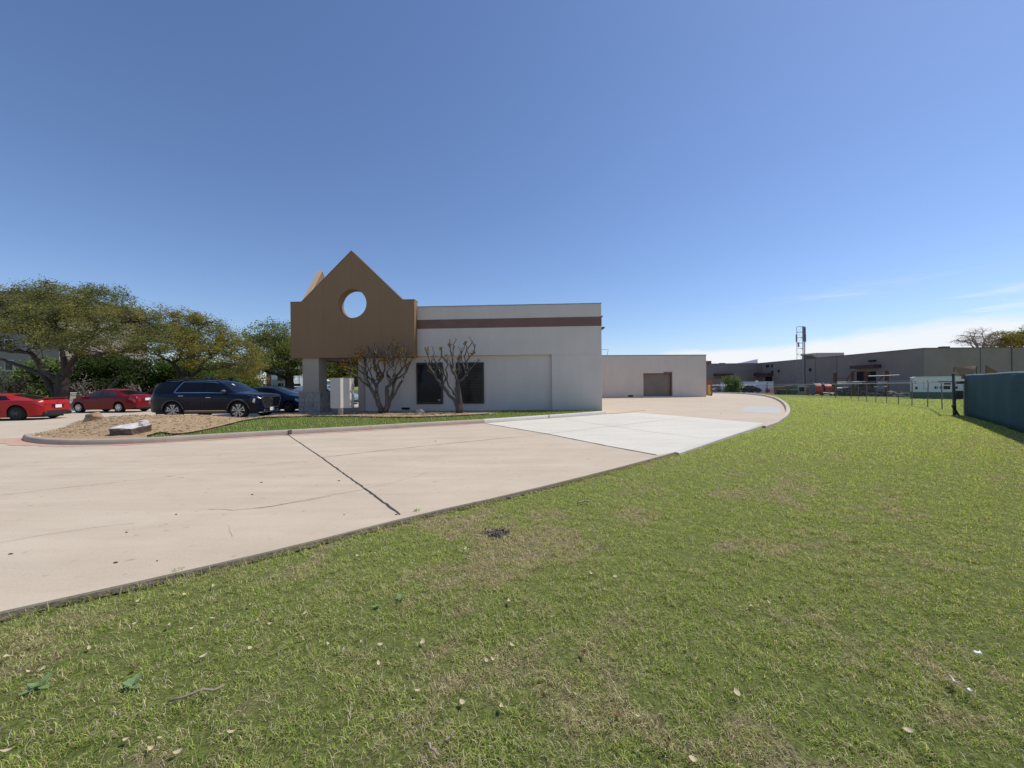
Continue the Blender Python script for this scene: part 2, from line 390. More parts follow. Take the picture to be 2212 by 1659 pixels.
def surface(name, poly, hf, mat, res=.3, jitter=0.0, skirt=None, parent=None, smooth=True):
    P = [Vector((p[0], p[1])) for p in poly]
    P = [Vector((p.x, p.y)) for p in resample([Vector((q.x, q.y, 0)) for q in P]+[Vector((P[0].x, P[0].y, 0))], res)][:-1]
    n = len(P); xs = [p.x for p in P]; ys = [p.y for p in P]
    gx, gy = np.meshgrid(np.arange(min(xs), max(xs), res), np.arange(min(ys), max(ys), res)); gx = gx.ravel(); gy = gy.ravel()
    if jitter: gx = gx+RNG.uniform(-jitter, jitter, gx.size)*res; gy = gy+RNG.uniform(-jitter, jitter, gy.size)*res
    k = inside([(p.x, p.y) for p in P], gx, gy)
    V = P + [Vector((a, b)) for a, b in zip(gx[k], gy[k])]
    ov, oe, of, *_ = delaunay_2d_cdt(V, [], [list(range(n))], 1, 1e-5)
    mb = MB(); mb.add([(p.x, p.y, hf(p.x, p.y)) for p in ov], [tuple(f) for f in of])
    if skirt is not None:
        a = [(p.x, p.y, hf(p.x, p.y)) for p in P]
        for i in range(n):
            p, q = a[i], a[(i+1) % n]; mb.add([p, q, (q[0], q[1], skirt), (p[0], p[1], skirt)], [(0, 1, 2, 3)])
    return mb.build(name, mat, parent, smooth=False)
def strip(mb, pts, w, z=None, wob=0.0, seed=0, step=.25):
    rr = random.Random(seed); pts = resample(pts, step); o = len(mb.v); n = len(pts)
    for i, p in enumerate(pts):
        t = (pts[min(i+1, n-1)]-pts[max(i-1, 0)]); t.z = 0; t.normalize(); s_ = Vector((-t.y, t.x, 0))
        c = p + s_*rr.uniform(-wob, wob); ww = w*(1+rr.uniform(-.35, .35) if wob else 1)
        zz = p.z if z is None else z
        mb.v += [(c.x+s_.x*ww/2, c.y+s_.y*ww/2, zz), (c.x-s_.x*ww/2, c.y-s_.y*ww/2, zz)]
    for i in range(n-1): mb.f.append((o+2*i, o+2*i+1, o+2*i+3, o+2*i+2)); mb.mi.append(mb.cur)

# edge of the drive against the lawn, near to far
edge_px = [(-700,1475.6),(-350,1398),(0,1321),(387,1235.6),(630.5,1179.4),(903,1110.7),(1097,1068.5),(1310,1016.3),(1458,977)]
EDGE_NEAR = [gnd(*p) for p in edge_px]
EDGE_FAR = [gnd(*p) for p in [(1458,977),(1570,942),(1640,920),(1668,911.6)]] 
KERB_PX = [(1668,911.6),(1690,900),(1698,889),(1693,876),(1684,868),(1672,861.5),(1655,856.7),(1634,853.6),(1606.6,851.3),(1570,849.8),(1535.7,849.2)]
KERB_R = smooth_line([gnd(*p) for p in KERB_PX], 2)
far_tail = [Vector((24, 57, 0)), Vector((12, 60, 0)), Vector((-10, 62, 0))]
EDGE = smooth_line(EDGE_NEAR, 1) + smooth_line(EDGE_FAR, 1)[1:] + KERB_R[1:] + far_tail
DRIVE = [(p.x, p.y) for p in EDGE] + [(-24, 62), (-24, 29.5), (-70, 29.5), (-120, 20), (-120, EDGE[0].y+38), (-60, EDGE[0].y)]
DRIVE = [(p.x, p.y) for p in EDGE] + [(-24, 62), (-24, 29.5), (-120, 29.5), (-120, -6), (-30, -6)]
LAWN = [(p.x, p.y) for p in EDGE] + [(-10, 95), (130, 95), (130, -12), (-30, -12), (-30, -6)]

g = MB(); gx = [-600,-250,-120,-60,-30,-16,-8,0,4,8,12,16,18,20,24,28,32,36,40,50,60,80,130,260,600]; gy = [-60,-10,0,3,6,10,15,20,25,30,40,50,60,80,110,200,500,1200]
g.grid([[(x, y, float(lawn_z(min(x, 60), y))-.012) for x in gx] for y in gy])
tag(g.build('ground', M['lawn'], smooth=True), 'mown green and dry lawn reaching back to the fences and warehouse', 'ground', kind='structure')
dr = surface('driveway', DRIVE, lambda x, y: 0.0, M['drive'], 1.2, skirt=-.9)
tag(dr, 'tan weathered concrete driveway and car park around the building', 'driveway', kind='structure')

# newer, whiter concrete and patches
NP = [gnd(*cC(*p)) for p in [(20,286),(430,355),(830,435),(1165,497)]] + [gnd(1421,984)] + [gnd(*p) for p in [(1458,977),(1570,942)]] + [gnd(*cC(1880,287)), gnd(*cC(1870,283)), gnd(*cC(1350,238)), gnd(*cC(1020,212)), gnd(*cC(840,224)), gnd(*cC(450,252)), gnd(*cC(150,273))]
npoly = [(p.x, p.y) for p in NP]
def clip_edge(poly): return poly
tag(surface('pavement', npoly, lambda x, y: .004, M['newdrive'], 1.0), 'pale newly poured concrete section of the driveway', 'pavement', kind='structure')
for i, pp in enumerate([[(1712,208),(1785,163),(2000,170),(1988,222)], [(1815,112),(1880,108),(1905,118),(1850,120)]]):
    pl = [gnd(*cC(*p)) for p in pp]
    tag(surface('pavement', [(p.x, p.y) for p in pl], lambda x, y: .004, M['patch'], 1.5), ['light concrete repair patch near the far kerb bend', 'small far repair patch along the curved kerb'][i], 'pavement', kind='structure')
jm = MB()
strip(jm, [gnd(*cB(*p)) for p in [(300,362),(430,450),(590,558),(760,680),(970,828),(1200,1000),(1275,1055)]], .027, .004, .008, 1, .10)
strip(jm, [gnd(*cB(*p)) for p in [(590,558),(1200,487),(1700,435),(2212,385)]]+[gnd(*cC(430,355))], .015, .004, .010, 2, .15)
strip(jm, [gnd(*cC(*p)) for p in [(20,286),(430,355),(830,435),(1165,497)]], .035, .008, .008, 3, .15)
tag(jm.build('driveway_joint', M['joint'], fix=False), 'dark filled joints between the driveway slabs', 'joint', kind='structure')
ck = MB()
for k, (cv, pp, w) in enumerate([(cB, [(0,1000),(150,985),(330,950),(520,912),(700,880),(960,835)], .012), (cB, [(970,828),(1160,790),(1300,752),(1450,712),(1520,685)], .006),
        (cA, [(0,683),(440,630),(760,598)], .014), (cA, [(760,598),(1110,556),(1300,528),(1640,492),(2212,440)], .010), (cA, [(0,1000),(300,945),(620,900),(900,870)], .006),
        (cA, [(1400,775),(1560,780),(1760,765),(1950,735),(2212,690)], .010), (cA, [(0,490),(700,470),(1300,420),(1900,380)], .008), (cB, [(200,606),(460,580),(590,560)], .008),
        (cA, [(1530,880),(1560,960)], .003), (cA, [(0,375),(300,372)], .012)]):
    strip(ck, [gnd(*cv(*p)) for p in pp], w*.75, .0045, .014, 20+k, .10)
for k, pp in enumerate([[(430,355),(870,305),(1360,245)], [(560,260),(870,305),(1150,345),(1450,380)], [(1050,240),(1360,268),(1700,300)]]):
    strip(ck, [gnd(*cC(*p)) for p in pp], .016, .0085, 0, 40+k)
tag(ck.build('driveway_crack', M['crack'], fix=False), 'thin hairline cracks wandering across the driveway', 'crack', kind='structure')
ln = MB()
for a, b in [((270,1240),(890,1248)), ((270,1265),(1050,1273)), ((270,1290),(1235,1305)), ((270,1203),(440,1200)), ((580,1198),(620,1203))]:
    strip(ln, [gnd(*cE(*a)), gnd(*cE(*b))], .11, .005)
strip(ln, [gnd(*cE(870,1350)), gnd(*cE(1025,1333))], .10, .005)
cL = crop(0, 1480, 3.16)
for a, b in [((0,580),(530,578)), ((700,525),(1040,522)), ((790,487),(1900,470)), ((640,535),(290,545))]:
    strip(ln, [gnd(*cL(*a)), gnd(*cL(*b))], .11, .005)
tag(ln.build('parking_line', M['white_line'], fix=False), 'worn white parking stripes painted on the tan concrete', 'parking line', kind='structure')

# far kerb bend on the right
def kerb_sweep(name, pts, mat, label, h0=.13, w=.16, inward=1, deep=-.6, zoff=0.0, grow=0):
    mb = MB(); P = []; n = len(pts)
    for i, p in enumerate(pts):
        t = pts[min(i+1, n-1)]-pts[max(i-1, 0)]; t.z = 0; t.normalize(); s_ = Vector((-t.y, t.x, 0))*inward
        h = h0*min(1.0, .08+(i/grow)) if grow else h0
        prof = [(0, deep), (0, .02), (.012, h*.55), (.03, h*.85), (.055, h), (w-.02, h+.004), (w, h-.015), (w, deep)]
        P.append([(p.x+s_.x*a, p.y+s_.y*a, b+zoff) for a, b in prof])
    mb.grid(P); mb.add(P[0], [tuple(range(8))]); mb.add(P[-1], [tuple(range(8))])
    o = mb.build(name, mat, smooth=False); return tag(o, label, 'kerb', kind='structure')
KB = resample([p.copy() for p in smooth_line(EDGE_FAR[2:], 1)], .5)[:-1] + KERB_R + far_tail[:2]
kerb_sweep('kerb', resample([p.copy() for p in EDGE_FAR[:3]], .4), M['newkerb'], 'low pale edge of the new concrete against the lawn', .03, .09, -1, grow=10)
kerb_sweep('kerb', [p + Vector((0,0,0)) for p in KB], M['kerbfar'], 'curved concrete kerb round the far bend of the driveway', .14, .20, -1, grow=16)
for i, p in enumerate(KB):
    t = KB[min(i+1, len(KB)-1)]-KB[max(i-1, 0)]; t.z = 0; t.normalize(); BANK.append((p.x+t.y*.20, p.y-t.x*.20, .14*min(1.0, .08+i/16)-.075))
BK = MB(); BG = []
for i, p in enumerate(KB):
    t = KB[min(i+1, len(KB)-1)]-KB[max(i-1, 0)]; t.z = 0; t.normalize(); n_ = Vector((t.y, -t.x, 0)); r = []
    for d in (.205, .5, 1.0, 1.6, 2.3, 3.2):
        q = p+n_*d; r.append((q.x, q.y, float(bank_z(np.array([q.x]), np.array([q.y]))[0])-.008 if d < 3 else float(lawn_z(q.x, q.y))-.03))
    BG.append(r)
BK.grid(BG); tag(BK.build('lawn', M['lawn'], smooth=True), 'low grassy bank rising to the top of the far kerb', 'lawn', kind='structure')
# faint red paint at the foot of that kerb and along the near slab edge
rp = MB()
strip(rp, [gnd(*cE(*p)) for p in [(360,1402),(560,1385),(720,1365),(880,1348)]], .12, .009)

# ------------------------------------------------------------------ the planted island in front of the building
kf = [cA(148,305), cA(165,322), cA(260,337), cA(380,344), cA(500,346), cA(700,343), cA(1000,333), cA(1300,313), cA(1640,292), cA(1925,275), cB(800,330), cB(1400,291), cB(2010,256), cC(150,273), cC(450,251), cC(700,232), cC(830,221)]
KF = [gnd(*p) for p in kf]
KF_OLD = resample(smooth_line(KF[:13], 2), .4); KF_NEW = resample(smooth_line(KF[12:], 1), .4)
tip = KF[0]
left = smooth_line([tip, gnd(*cA(120,290)) if False else tip + Vector((-.25, .5, 0)), tip + Vector((-.9, 1.6, 0)), Vector((-16.6, 14.3, 0)), Vector((-18.3, 16.0, 0)), Vector((-18.2, 16.55, 0)), Vector((-17.0, 16.6, 0)), Vector((-11.2, 16.5, 0))], 2)
kerb_sweep('kerb', KF_OLD, M['kerb'], 'old brown concrete kerb along the front of the planted island', .14, .17, 1)
kerb_sweep('kerb', KF_NEW, M['newkerb'], 'new white concrete kerb running to the building corner', .14, .20, 1)
kerb_sweep('kerb', resample(left, .4), M['kerb'], 'old kerb round the far left end of the planted island', .14, .17, -1)
strip(rp, [p + Vector((0,0,0)) for p in [q - Vector((0, .10, 0)) for q in KF_OLD]], .26, .006, .05, 5)
strip(rp, [gnd(*cA(*p)) for p in [(75,300),(95,325),(160,335),(260,343)]], .5, .0065, .05, 6)
tag(rp.build('kerb_paint', M['redpaint'], fix=False), 'faded pinkish red paint along the foot of the kerbs', 'paint', kind='structure')
ji = MB(); kj = gnd(*cB(298,362)); ji.box((kj.x, kj.y+.085, .072), (.022, .185, .146)); kj2 = gnd(*cC(447,251)); ji.box((kj2.x, kj2.y+.08, .075), (.012, .2, .15))
tag(ji.build('kerb_joint', M['joint']), 'dark open joints cut through the island kerb', 'joint', kind='structure')

# building frame: x to the right along the facade, y into the building
TH = math.radians(2.95)
CORNER = gnd(1301, 887.4, .12); CORNER.z = 0
RB = Matrix.Rotation(-TH, 3, 'Z'); RBI = RB.inverted()
def fl(u, v, off=0.0):
    a, b = ray(u, v); d = RBI @ Vector((a, 1, -b)); o = RBI @ (Vector((0,0,H)) - CORNER)
    t = (off - o.y)/d.y; p = o + d*t; return p.x, p.z
def bl(x, y, z=0.0): return RB @ Vector((x, y, z)) + CORNER

ED_PX = [cA(985,291), cA(1080,262), cA(1180,235), cA(1400,198), cA(1700,170), cA(1950,158), cB(0,222), cB(250,204), cB(700,203), cB(1100,212), cB(1400,214), cB(1750,201), cB(2050,182)]
island_front = [(p.x, p.y) for p in KF_OLD + KF_NEW[1:]]
ISL = island_front + [(bl(.3, .2).x, bl(.3, .2).y), (bl(-16.5, .5).x, bl(-16.5, .5).y)] + [(p.x, p.y) for p in left[::-1]]
IA = np.array([(p.x, p.y) for p in resample([Vector((a, b, 0)) for a, b in island_front], .3)]); IL = np.array([(p.x, p.y) for p in resample(left, .3)])
def isl_h(x, y):
    d = float(np.sqrt(((IA-(x, y))**2).sum(1).min())); d2 = float(np.sqrt(((IL-(x, y))**2).sum(1).min()))
    t = min(1, max(0, (d-.15)/2.6)); t2 = min(1, max(0, (d2-.1)/1.6))
    m = max(0.0, min(1.0, (-9.5-x)/2.5))          # the mound lies west of the porch
    s_ = t*t*(3-2*t)*t2
    return .125 + m*.31*s_ + .03*t*(1-m)
def on_island(u, v):
    p = gnd(u, v, .14)
    for _ in range(15): p = gnd(u, v, isl_h(p.x, p.y))
    return p
EDG = [on_island(*p) for p in ED_PX]
inner_front = []
for arr in (KF_OLD, KF_NEW):
    for i, p in enumerate(arr):
        t = arr[min(i+1, len(arr)-1)]-arr[max(i-1, 0)]; t.normalize(); inner_front.append(Vector((p.x-t.y*.16, p.y+t.x*.16, 0)))
lef_in = [Vector((p.x, p.y, 0)) for p in left]
lin_in = []
for i, p in enumerate(lef_in):
    t = lef_in[min(i+1, len(lef_in)-1)]-lef_in[max(i-1, 0)]; t.normalize(); lin_in.append(Vector((p.x+t.y*.15, p.y-t.x*.15, 0)))
k0 = min(range(len(inner_front)), key=lambda i: (inner_front[i]-Vector((EDG[0].x, EDG[0].y, 0))).length)
wallL, wallR = bl(-16.3, .4), bl(-.05, .02)
ib = len(inner_front)-1
GRASS_ISL = [(p.x, p.y) for p in inner_front[k0:]] + [(wallR.x, wallR.y), (bl(-4.9, .25).x, bl(-4.9, .25).y)] + [(p.x, p.y) for p in EDG[::-1]]
MULCH_ISL = [(p.x, p.y) for p in EDG] + [(bl(-4.9, .25).x, bl(-4.9, .25).y), (bl(-12.6, .25).x, bl(-12.6, .25).y), (bl(-12.6,-.6).x, bl(-12.6,-.6).y), (-11.4, 16.7)] + [(p.x, p.y) for p in lin_in[:-1][::-1]] + [(p.x, p.y) for p in inner_front[:k0+1]]
M['lawn2'] = lawn_mat('island_turf', (.085,.13,.028), (.14,.14,.05))
tag(surface('mulch_bed', MULCH_ISL, lambda x, y: isl_h(x, y)+.012*math.sin(x*9.1+y*4)*math.sin(y*7.3-x*3), M['mulch'], .22, .3, skirt=-.02), 'tan bark mulch over the raised planting bed', 'mulch bed', kind='structure')
tag(surface('island_turf', GRASS_ISL, isl_h, M['lawn2'], .3, .3, skirt=-.02), 'strip of green turf between kerb and edging', 'turf', kind='structure')
eb = MB(); er = resample([Vector((p.x, p.y, isl_h(p.x, p.y))) for p in smooth_line(EDG, 2)], .25); o0 = len(eb.v)
for p in er: eb.v += [(p.x, p.y, p.z-.05), (p.x, p.y, p.z+.055), (p.x, p.y+.02, p.z+.055), (p.x, p.y+.02, p.z-.05)]
for i in range(len(er)-1):
    for k in range(3): a = 4*i+k; eb.f.append((a, a+1, a+5, a+4)); eb.mi.append(0)
tag(eb.build('landscape_edging', M['black']), 'thin black steel edging between mulch and island turf', 'edging')
# loose mulch chips: uncountable litter
ch = MB(); rr = random.Random(3); cnt = 0
while cnt < 2600:
    x, y = rr.uniform(-18.4, -2), rr.uniform(10.8, 20)
    if not inside(MULCH_ISL, np.array([x]), np.array([y]))[0]: continue
    cnt += 1; a = rr.uniform(0, PI); L = rr.uniform(.03, .12)
    ch.box((x, y, isl_h(x, y)+.012), (L, rr.uniform(.012, .03), .012), M=Matrix.Rotation(a, 3, 'Z') @ Matrix.Rotation(rr.uniform(-.4, .4), 3, 'Y'))
M['chip'] = var('bark_chip', (.46,.33,.19), .95, 2.0, .55, 9, .3, 0)
tag(ch.build('mulch_chips', M['chip']), 'loose bark chips strewn over the mulch bed', 'mulch', kind='stuff')
# pavement under the porch
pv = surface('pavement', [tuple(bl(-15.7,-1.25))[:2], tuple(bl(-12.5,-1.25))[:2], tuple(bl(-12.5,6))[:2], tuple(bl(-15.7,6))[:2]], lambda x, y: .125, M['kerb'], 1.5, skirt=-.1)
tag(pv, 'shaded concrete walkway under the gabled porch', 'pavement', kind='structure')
# ------------------------------------------------------------------ main building
ROOF = fl(1299, 655.6)[1]
def main_building():
    t = thing('commercial_building', 'pale grey stucco building with brown stripe and tan gabled porch', 'building', CORNER, -TH)
    xl = fl(776, 830, .18)[0]; D = 16.0
    xg = fl(898, 700)[0]                       # left end of the protruding fascia
    ztop = ROOF; zrec = fl(1192, 765.6)[1]; xrec = fl(1192, 830)[0]
    # body wall, recessed 0.18 behind the fascia and the pier
    m = MB(); m.bb(xg-.3, -.02, .18, D, -.3, ztop-.05); m.bb(xl, xg-.302, .18, D, -.3, 3.3); m.build('wall', M['wall'], t)
    f = MB(); f.bb(xrec, 0, 0, .178, -.3, zrec); f.bb(xg-.6, 0, 0, .178, zrec, ztop)
    bevel(f.build('fascia', M['wall'], t), .012, 2)
    zb0, zb1 = fl(1297, 703.8)[1], fl(1297, 684)[1]
    b = MB(); b.bb(xg-.55, .006, -.012, .1, zb0, zb1); b.bb(-.1, .018, .1, D, zb0, zb1); b.build('stripe', M['band'], t)
    c = MB(); c.bb(xg-.6, .012, -.02, .2, ztop, ztop+.035); c.bb(-.2, .014, .2, D, ztop, ztop+.036); c.bb(xg-.3, -.2, D-.2, D+.02, ztop-.06, ztop+.03); c.build('coping', M['coping'], t)
    for z0, z1, o in ((zb1-.05, zb1+.14, .16), (zb0-.22, zb0+.02, .26)):
        e = MB(); e.prism([(.02, z0), (.02, z1), (o, z1), (o, z1-.06)], .5, D-.4, 'y'); e.build('side_canopy', M['band'], t)
    # windows
    for (u0, v0, u1, v1), pm in (((900, 784, 957.2, 872.6), 'pane'), ((985, 783.5, 1046, 871.6), 'pane2')):
        x0, z1 = fl(u0, v0, .18); x1, z0 = fl(u1, v1, .18); fw = .09
        w = MB(); w.bb(x0, x0+fw, .10, .24, z0, z1); w.bb(x1-fw, x1, .10, .24, z0, z1); w.bb(x0+fw, x1-fw, .10, .24, z1-fw, z1); w.bb(x0+fw, x1-fw, .10, .24, z0, z0+fw)
        wo = w.build('window', M['dark_frame'], t)
        p = MB(); p.bb(x0+fw, x1-fw, .15, .23, z0+fw, z1-fw); p.build('pane', M[pm], wo)
        if pm == 'pane':
            q = MB(); q.bb(x1-fw-.16, x1-fw-.04, .146, .149, z0+fw+.06, z0+fw+.16); q.build('sticker', M['coping'], wo)
        else:
            q = MB()
            for i in range(26): q.bb(x0+fw+.02, x1-fw-.02, .143, .1495, z0+fw+.03+i*.078, z0+fw+.03+i*.078+.006)
            q.build('blind', M['soffit'], wo)
    x0, z1 = fl(868, 881, .18); x1, z0 = fl(885, 885, .18); v = MB(); v.bb(x0, x1, .165, .2, z0, z1+.02); v.build('vent', M['dark'], t)
    # pilaster at the left end of the wall
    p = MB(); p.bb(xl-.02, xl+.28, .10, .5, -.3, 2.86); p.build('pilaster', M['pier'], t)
    # gable wall
    off = -.45; th = .56
    A = lambda u, v: fl(u, v, off)
    xL = A(627.6, 700)[0]; xR = A(895.3, 700)[0]; zB = A(628, 774)[1]; zS = A(628, 653.2)[1]; sl = A(651, 653)[0]; sr = A(869.3, 649.4)[0]
    ax, az = A(759, 542.2); hx, hz = A(761, 655.5); hr = abs(A(791.4, 655.5)[0]-A(730.6, 655.5)[0])/2
    outer = [(xL, zB), (xR, zB), (xR, zS), (sr, zS), (ax, az), (sl, zS), (xL, zS)]
    def ring(y):
        N = 48; return [(hx+hr*math.cos(2*PI*k/N), y, hz+hr*math.sin(2*PI*k/N)) for k in range(N)]
    bm = bmesh.new()
    def loop(pts): 
        vs = [bm.verts.new(p) for p in pts]; return vs, [bm.edges.new((vs[i], vs[(i+1) % len(vs)])) for i in range(len(vs))]
    rings = []
    for y in (off, off+th):
        vo, eo = loop([(a, y, b) for a, b in outer]); vi, ei = loop(ring(y)); rings.append((vo, vi))
        bmesh.ops.triangle_fill(bm, use_beauty=True, edges=eo+ei)
    for k in (0, 1):
        a, b = rings[0][k], rings[1][k]
        for i in range(len(a)): bm.faces.new((a[i], a[(i+1) % len(a)], b[(i+1) % len(a)], b[i]))
    bmesh.ops.recalc_face_normals(bm, faces=bm.faces); me = bpy.data.meshes.new('gable'); bm.to_mesh(me); bm.free(); me.materials.append(M['gable'])
    go = bpy.data.objects.new('gable', me); COL.objects.link(go); go.parent = t
    # control joints and flashing on the gable face
    j = MB()
    for u, v in ((699.5, 700), (759.5, 700), (823, 700)):
        x = A(u, v)[0]; zt = az-abs(x-ax)*(az-zS)/(ax-sl)-.04
        if abs(x-hx) < hr: j.bb(x-.006, x+.006, off-.002, off+.02, zB+.02, hz-hr-.03); j.bb(x-.006, x+.006, off-.002, off+.02, hz+hr+.03, zt)
        else: j.bb(x-.006, x+.006, off-.002, off+.02, zB+.02, zt)
    j.build('control_joint', M['soffit'], go)
    k = MB()
    pr = [(xL-.01, zS), (sl, zS), (ax, az), (sr, zS), (xR+.01, zS)]
    for a, b in zip(pr, pr[1:]):
        k.add([(a[0], off-.012, a[1]), (b[0], off-.012, b[1]), (b[0], off-.012, b[1]+.03), (a[0], off-.012, a[1]+.03), (a[0], off+th+.012, a[1]), (b[0], off+th+.012, b[1]), (b[0], off+th+.012, b[1]+.03), (a[0], off+th+.012, a[1]+.03)],
              [(0,1,2,3),(7,6,5,4),(3,2,6,7),(0,4,5,1),(0,3,7,4),(1,5,6,2)])
    k.build('coping', M['soffit'], go)
    # second gable, facing the car park on the left
    xi = RBI @ (at(695.5, 585.6, 22.2) - CORNER); gx = xi.x; ay = xi.y; azz = xi.z; half = ay-(off+th)-.35
    q = MB(); zz = zS
    q.prism([(off+th, zB), (ay+half+.9, zB), (ay+half+.9, zz), (ay+half, zz), (ay, azz), (ay-half, zz), (off+th, zz)], gx-.24, gx, 'x')
    g2 = q.build('gable', M['gable'], t)
    k2 = MB()
    for (ya, za), (yb, zb_) in (((ay-half, zz), (ay, azz)), ((ay, azz), (ay+half, zz))):
        k2.add([(gx-.26, ya, za+.004), (gx+.02, ya, za+.004), (gx+.02, yb, zb_+.004), (gx-.26, yb, zb_+.004), (gx-.26, ya, za+.035), (gx+.02, ya, za+.035), (gx+.02, yb, zb_+.035), (gx-.26, yb, zb_+.035)], [(0,1,2,3),(7,6,5,4),(0,4,5,1),(3,2,6,7),(1,5,6,2),(0,3,7,4)])
    k2.build('coping', M['cream'], g2)  # added coping; sun on the tan gable edge is put into its pale colour
    r = MB(); r.bb(xL+.3, xR-.02, off+th, ay+half+.9, zB+.06, zB+.5); r.bb(gx, xl+.1, ay+half-.1, ay+half+.9, zB-.18, zB+.06); r.build('porch_roof', M['soffit'], t)
    # corner pier with stone base
    y0 = off+.12
    cx0, _ = fl(654, 820, y0); cx1, _ = fl(688.7, 820, y0); zt = zB; sb = fl(668, 847.3, y0-.12)[1]
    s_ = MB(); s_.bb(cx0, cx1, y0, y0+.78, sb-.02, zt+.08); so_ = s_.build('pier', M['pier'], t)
    bx0, _ = fl(645.2, 870, y0-.15); bx1, _ = fl(691.7, 870, y0-.15)
    rr = random.Random(5); st = MB(); z = .0; yb0, yb1 = y0-.15, y0+.98
    while z < sb-.05:
        hh = min(rr.choice((.12, .16, .2, .24)), sb-z)
        x = bx0
        while x < bx1-.02:
            ww = min(rr.uniform(.2, .5), bx1-x); ww = bx1-x if bx1-x-ww < .12 else ww
            st.bb(x+.004, x+ww-.004, yb0-rr.uniform(0, .02), yb0+.12, z+.004, z+hh-.004); x += ww
        for side, xx in ((-1, bx0), (1, bx1)):
            y = yb0+.13
            while y < yb1-.02:
                ww = min(rr.uniform(.2, .5), yb1-y); ww = yb1-y if yb1-y-ww < .12 else ww; o = rr.uniform(0, .02)
                st.bb(min(xx+side*o, xx-side*.12), max(xx+side*o, xx-side*.12), y+.004, y+ww-.004, z+.004, z+hh-.004); y += ww
        z += hh
    st.bb(bx0+.03, bx1-.03, yb0+.03, yb1-.03, 0, sb-.01)
    sto = st.build('stone_base', M['stone'], so_); bevel(sto, .008, 1)
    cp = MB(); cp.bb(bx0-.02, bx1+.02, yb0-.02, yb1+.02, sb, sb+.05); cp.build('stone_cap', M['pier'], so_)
    return t
MAIN = main_building()

# grey cabinet on a post, out in front of the porch
M['cabinet'] = var('off_white_cabinet_paint', (.56,.52,.47), .7, 1.5, .05, 40, .03, .05)
def cabinet():
    base = gnd(741.5, 896, .14); Y = base.y
    t = thing('equipment_cabinet', 'tall blank grey cabinet on a short post beside the stone pier', 'cabinet', (base.x-.04, base.y-.22, .12), 0)
    zt = at(741, 817, Y)[2]-.12; zb = at(741, 881, Y)[2]-.12
    L = .62
    pl_ = [(-.44,-.02),(.06,-.10),(.115,.10),(.37,.17),(.36,.70),(-.42,.62)]
    b = MB(); b.prism(pl_, zb, zt, 'z'); b.build('box', M['cabinet'], t)
    l = MB(); l.prism([(a*1.03, .25+(b_-.25)*1.04) for a, b_ in pl_], zt, zt+.02, 'z'); l.build('lid', M['coping'], t)
    p = MB(); p.bb(-.09, .09, .0, .16, -.1, zb); p.build('post', M['pier'], t)
cabinet()

# ------------------------------------------------------------------ rear building
def rear_building():
    p0 = gnd(1301, 859.8); p1 = gnd(1526, 857.2); d = p1-p0; ang = math.atan2(d.y, d.x); 
    t = thing('commercial_building', 'low pinkish beige building with a taupe roller door', 'building', p1, ang)
    zt = at(1525, 768, p1.y).z; W = 26; Rm = Matrix.Rotation(-ang, 3, 'Z')
    def q(u, v):
        a, b = ray(u, v); dd = Rm @ Vector((a, 1, -b)); o = Rm @ (Vector((0,0,H))-p1); k = -o.y/dd.y; r = o+dd*k; return r.x, r.z
    x0, z1 = q(1389.6, 806.3); x1, _ = q(1452, 806); z0 = .12
    m = MB(); m.bb(-W, x0, 0, 10, -.3, zt); m.bb(x1, 0, 0, 10, -.3, zt); m.bb(x0, x1, 0, 10, z1, zt); m.bb(x0, x1, .3, 10, -.3, z1); m.build('wall', M['wall2'], t)
    c = MB(); c.bb(-W, .03, -.03, .3, zt, zt+.10); c.bb(-.27, .03, .3, 10, zt, zt+.10); c.build('coping', M['coping'], t)
    s = MB(); s.bb(x0+.02, x1-.02, .16, .22, z0, z1-.14); so_ = s.build('roller_door', M['shutter'], t)
    f = MB(); f.bb(x0, x1, .06, .15, z1-.14, z1); f.bb(x1-.14, x1, -.02, .15, z0, z1-.14); f.bb(x1-.9, x1, -.06, .05, z1, z1+.10); f.build('frame', M['band'], so_)
    k = MB(); k.bb(x0-.2, x1+.2, -.3, .16, -.3, z0); k.build('sill', M['wall2'], t)
    xv, zv = q(1362, 858); v = MB(); v.bb(xv-.25, xv+.25, -.03, .05, .1, .26); v.build('vent', M['dark'], t)
    lx, lz = q(1525, 776); l = MB(); l.bb(0, .14, .2, .4, zt-.7, zt-.45); l.build('wall_light', M['dark'], t); l = MB(); l.bb(0, .10, .5, .65, zt-1.2, zt-1.0); l.build('wall_light', M['dark'], t)
    a = MB(); ax, az = q(1310, 768); a.tube([(ax+.35, 1, zt), (ax+.5, 1, zt+.75), (ax-.6, 1, zt+.75)], .03, 5); a.build('roof_pipe', M['steel'], t)
    gt = thing('enclosure_gate', 'brown steel gate edge showing past the rear building corner', 'gate', (0,0,0))
    b0 = gnd(1526.5, 855, 0); a = at(1527.5, 852.5, 44.5); b = at(1532, 821, 44.5)
    g = MB(); g.box(((a.x+b.x)/2+.1, 44.8, b.z/2), (.62, .08, b.z)); g.build('panel', M['gatebrown'], gt)
    g = MB(); g.box((b.x+.43, 44.8, b.z/2), (.12, .12, b.z)); g.build('post', M['gatebrown'], gt)
    bo = gnd(1531.5, 855.0); hb = at(1531.5, 832.5, bo.y).z
    bt = thing('bollard', 'yellow concrete-filled bollard at the rear building corner', 'bollard', bo)
    g = MB(); g.lathe([(0, hb+.05), (.08, hb+.03), (.12, hb-.03), (.12, -.1)], (0,0,0), (0,0,1), 14); g.build('pipe', M['yellow'], bt, True)
    g = MB(); g.box((.2, 0, .08), (.22, .18, .16)); bevel(g.build('foot_block', M['dark'], bt), .03)
M['gatebrown'] = var('brown_painted_steel', (.23,.085,.035), .6, 4, .2); M['yellow'] = var('faded_yellow_paint', (.55,.30,.05), .7, 4, .2)
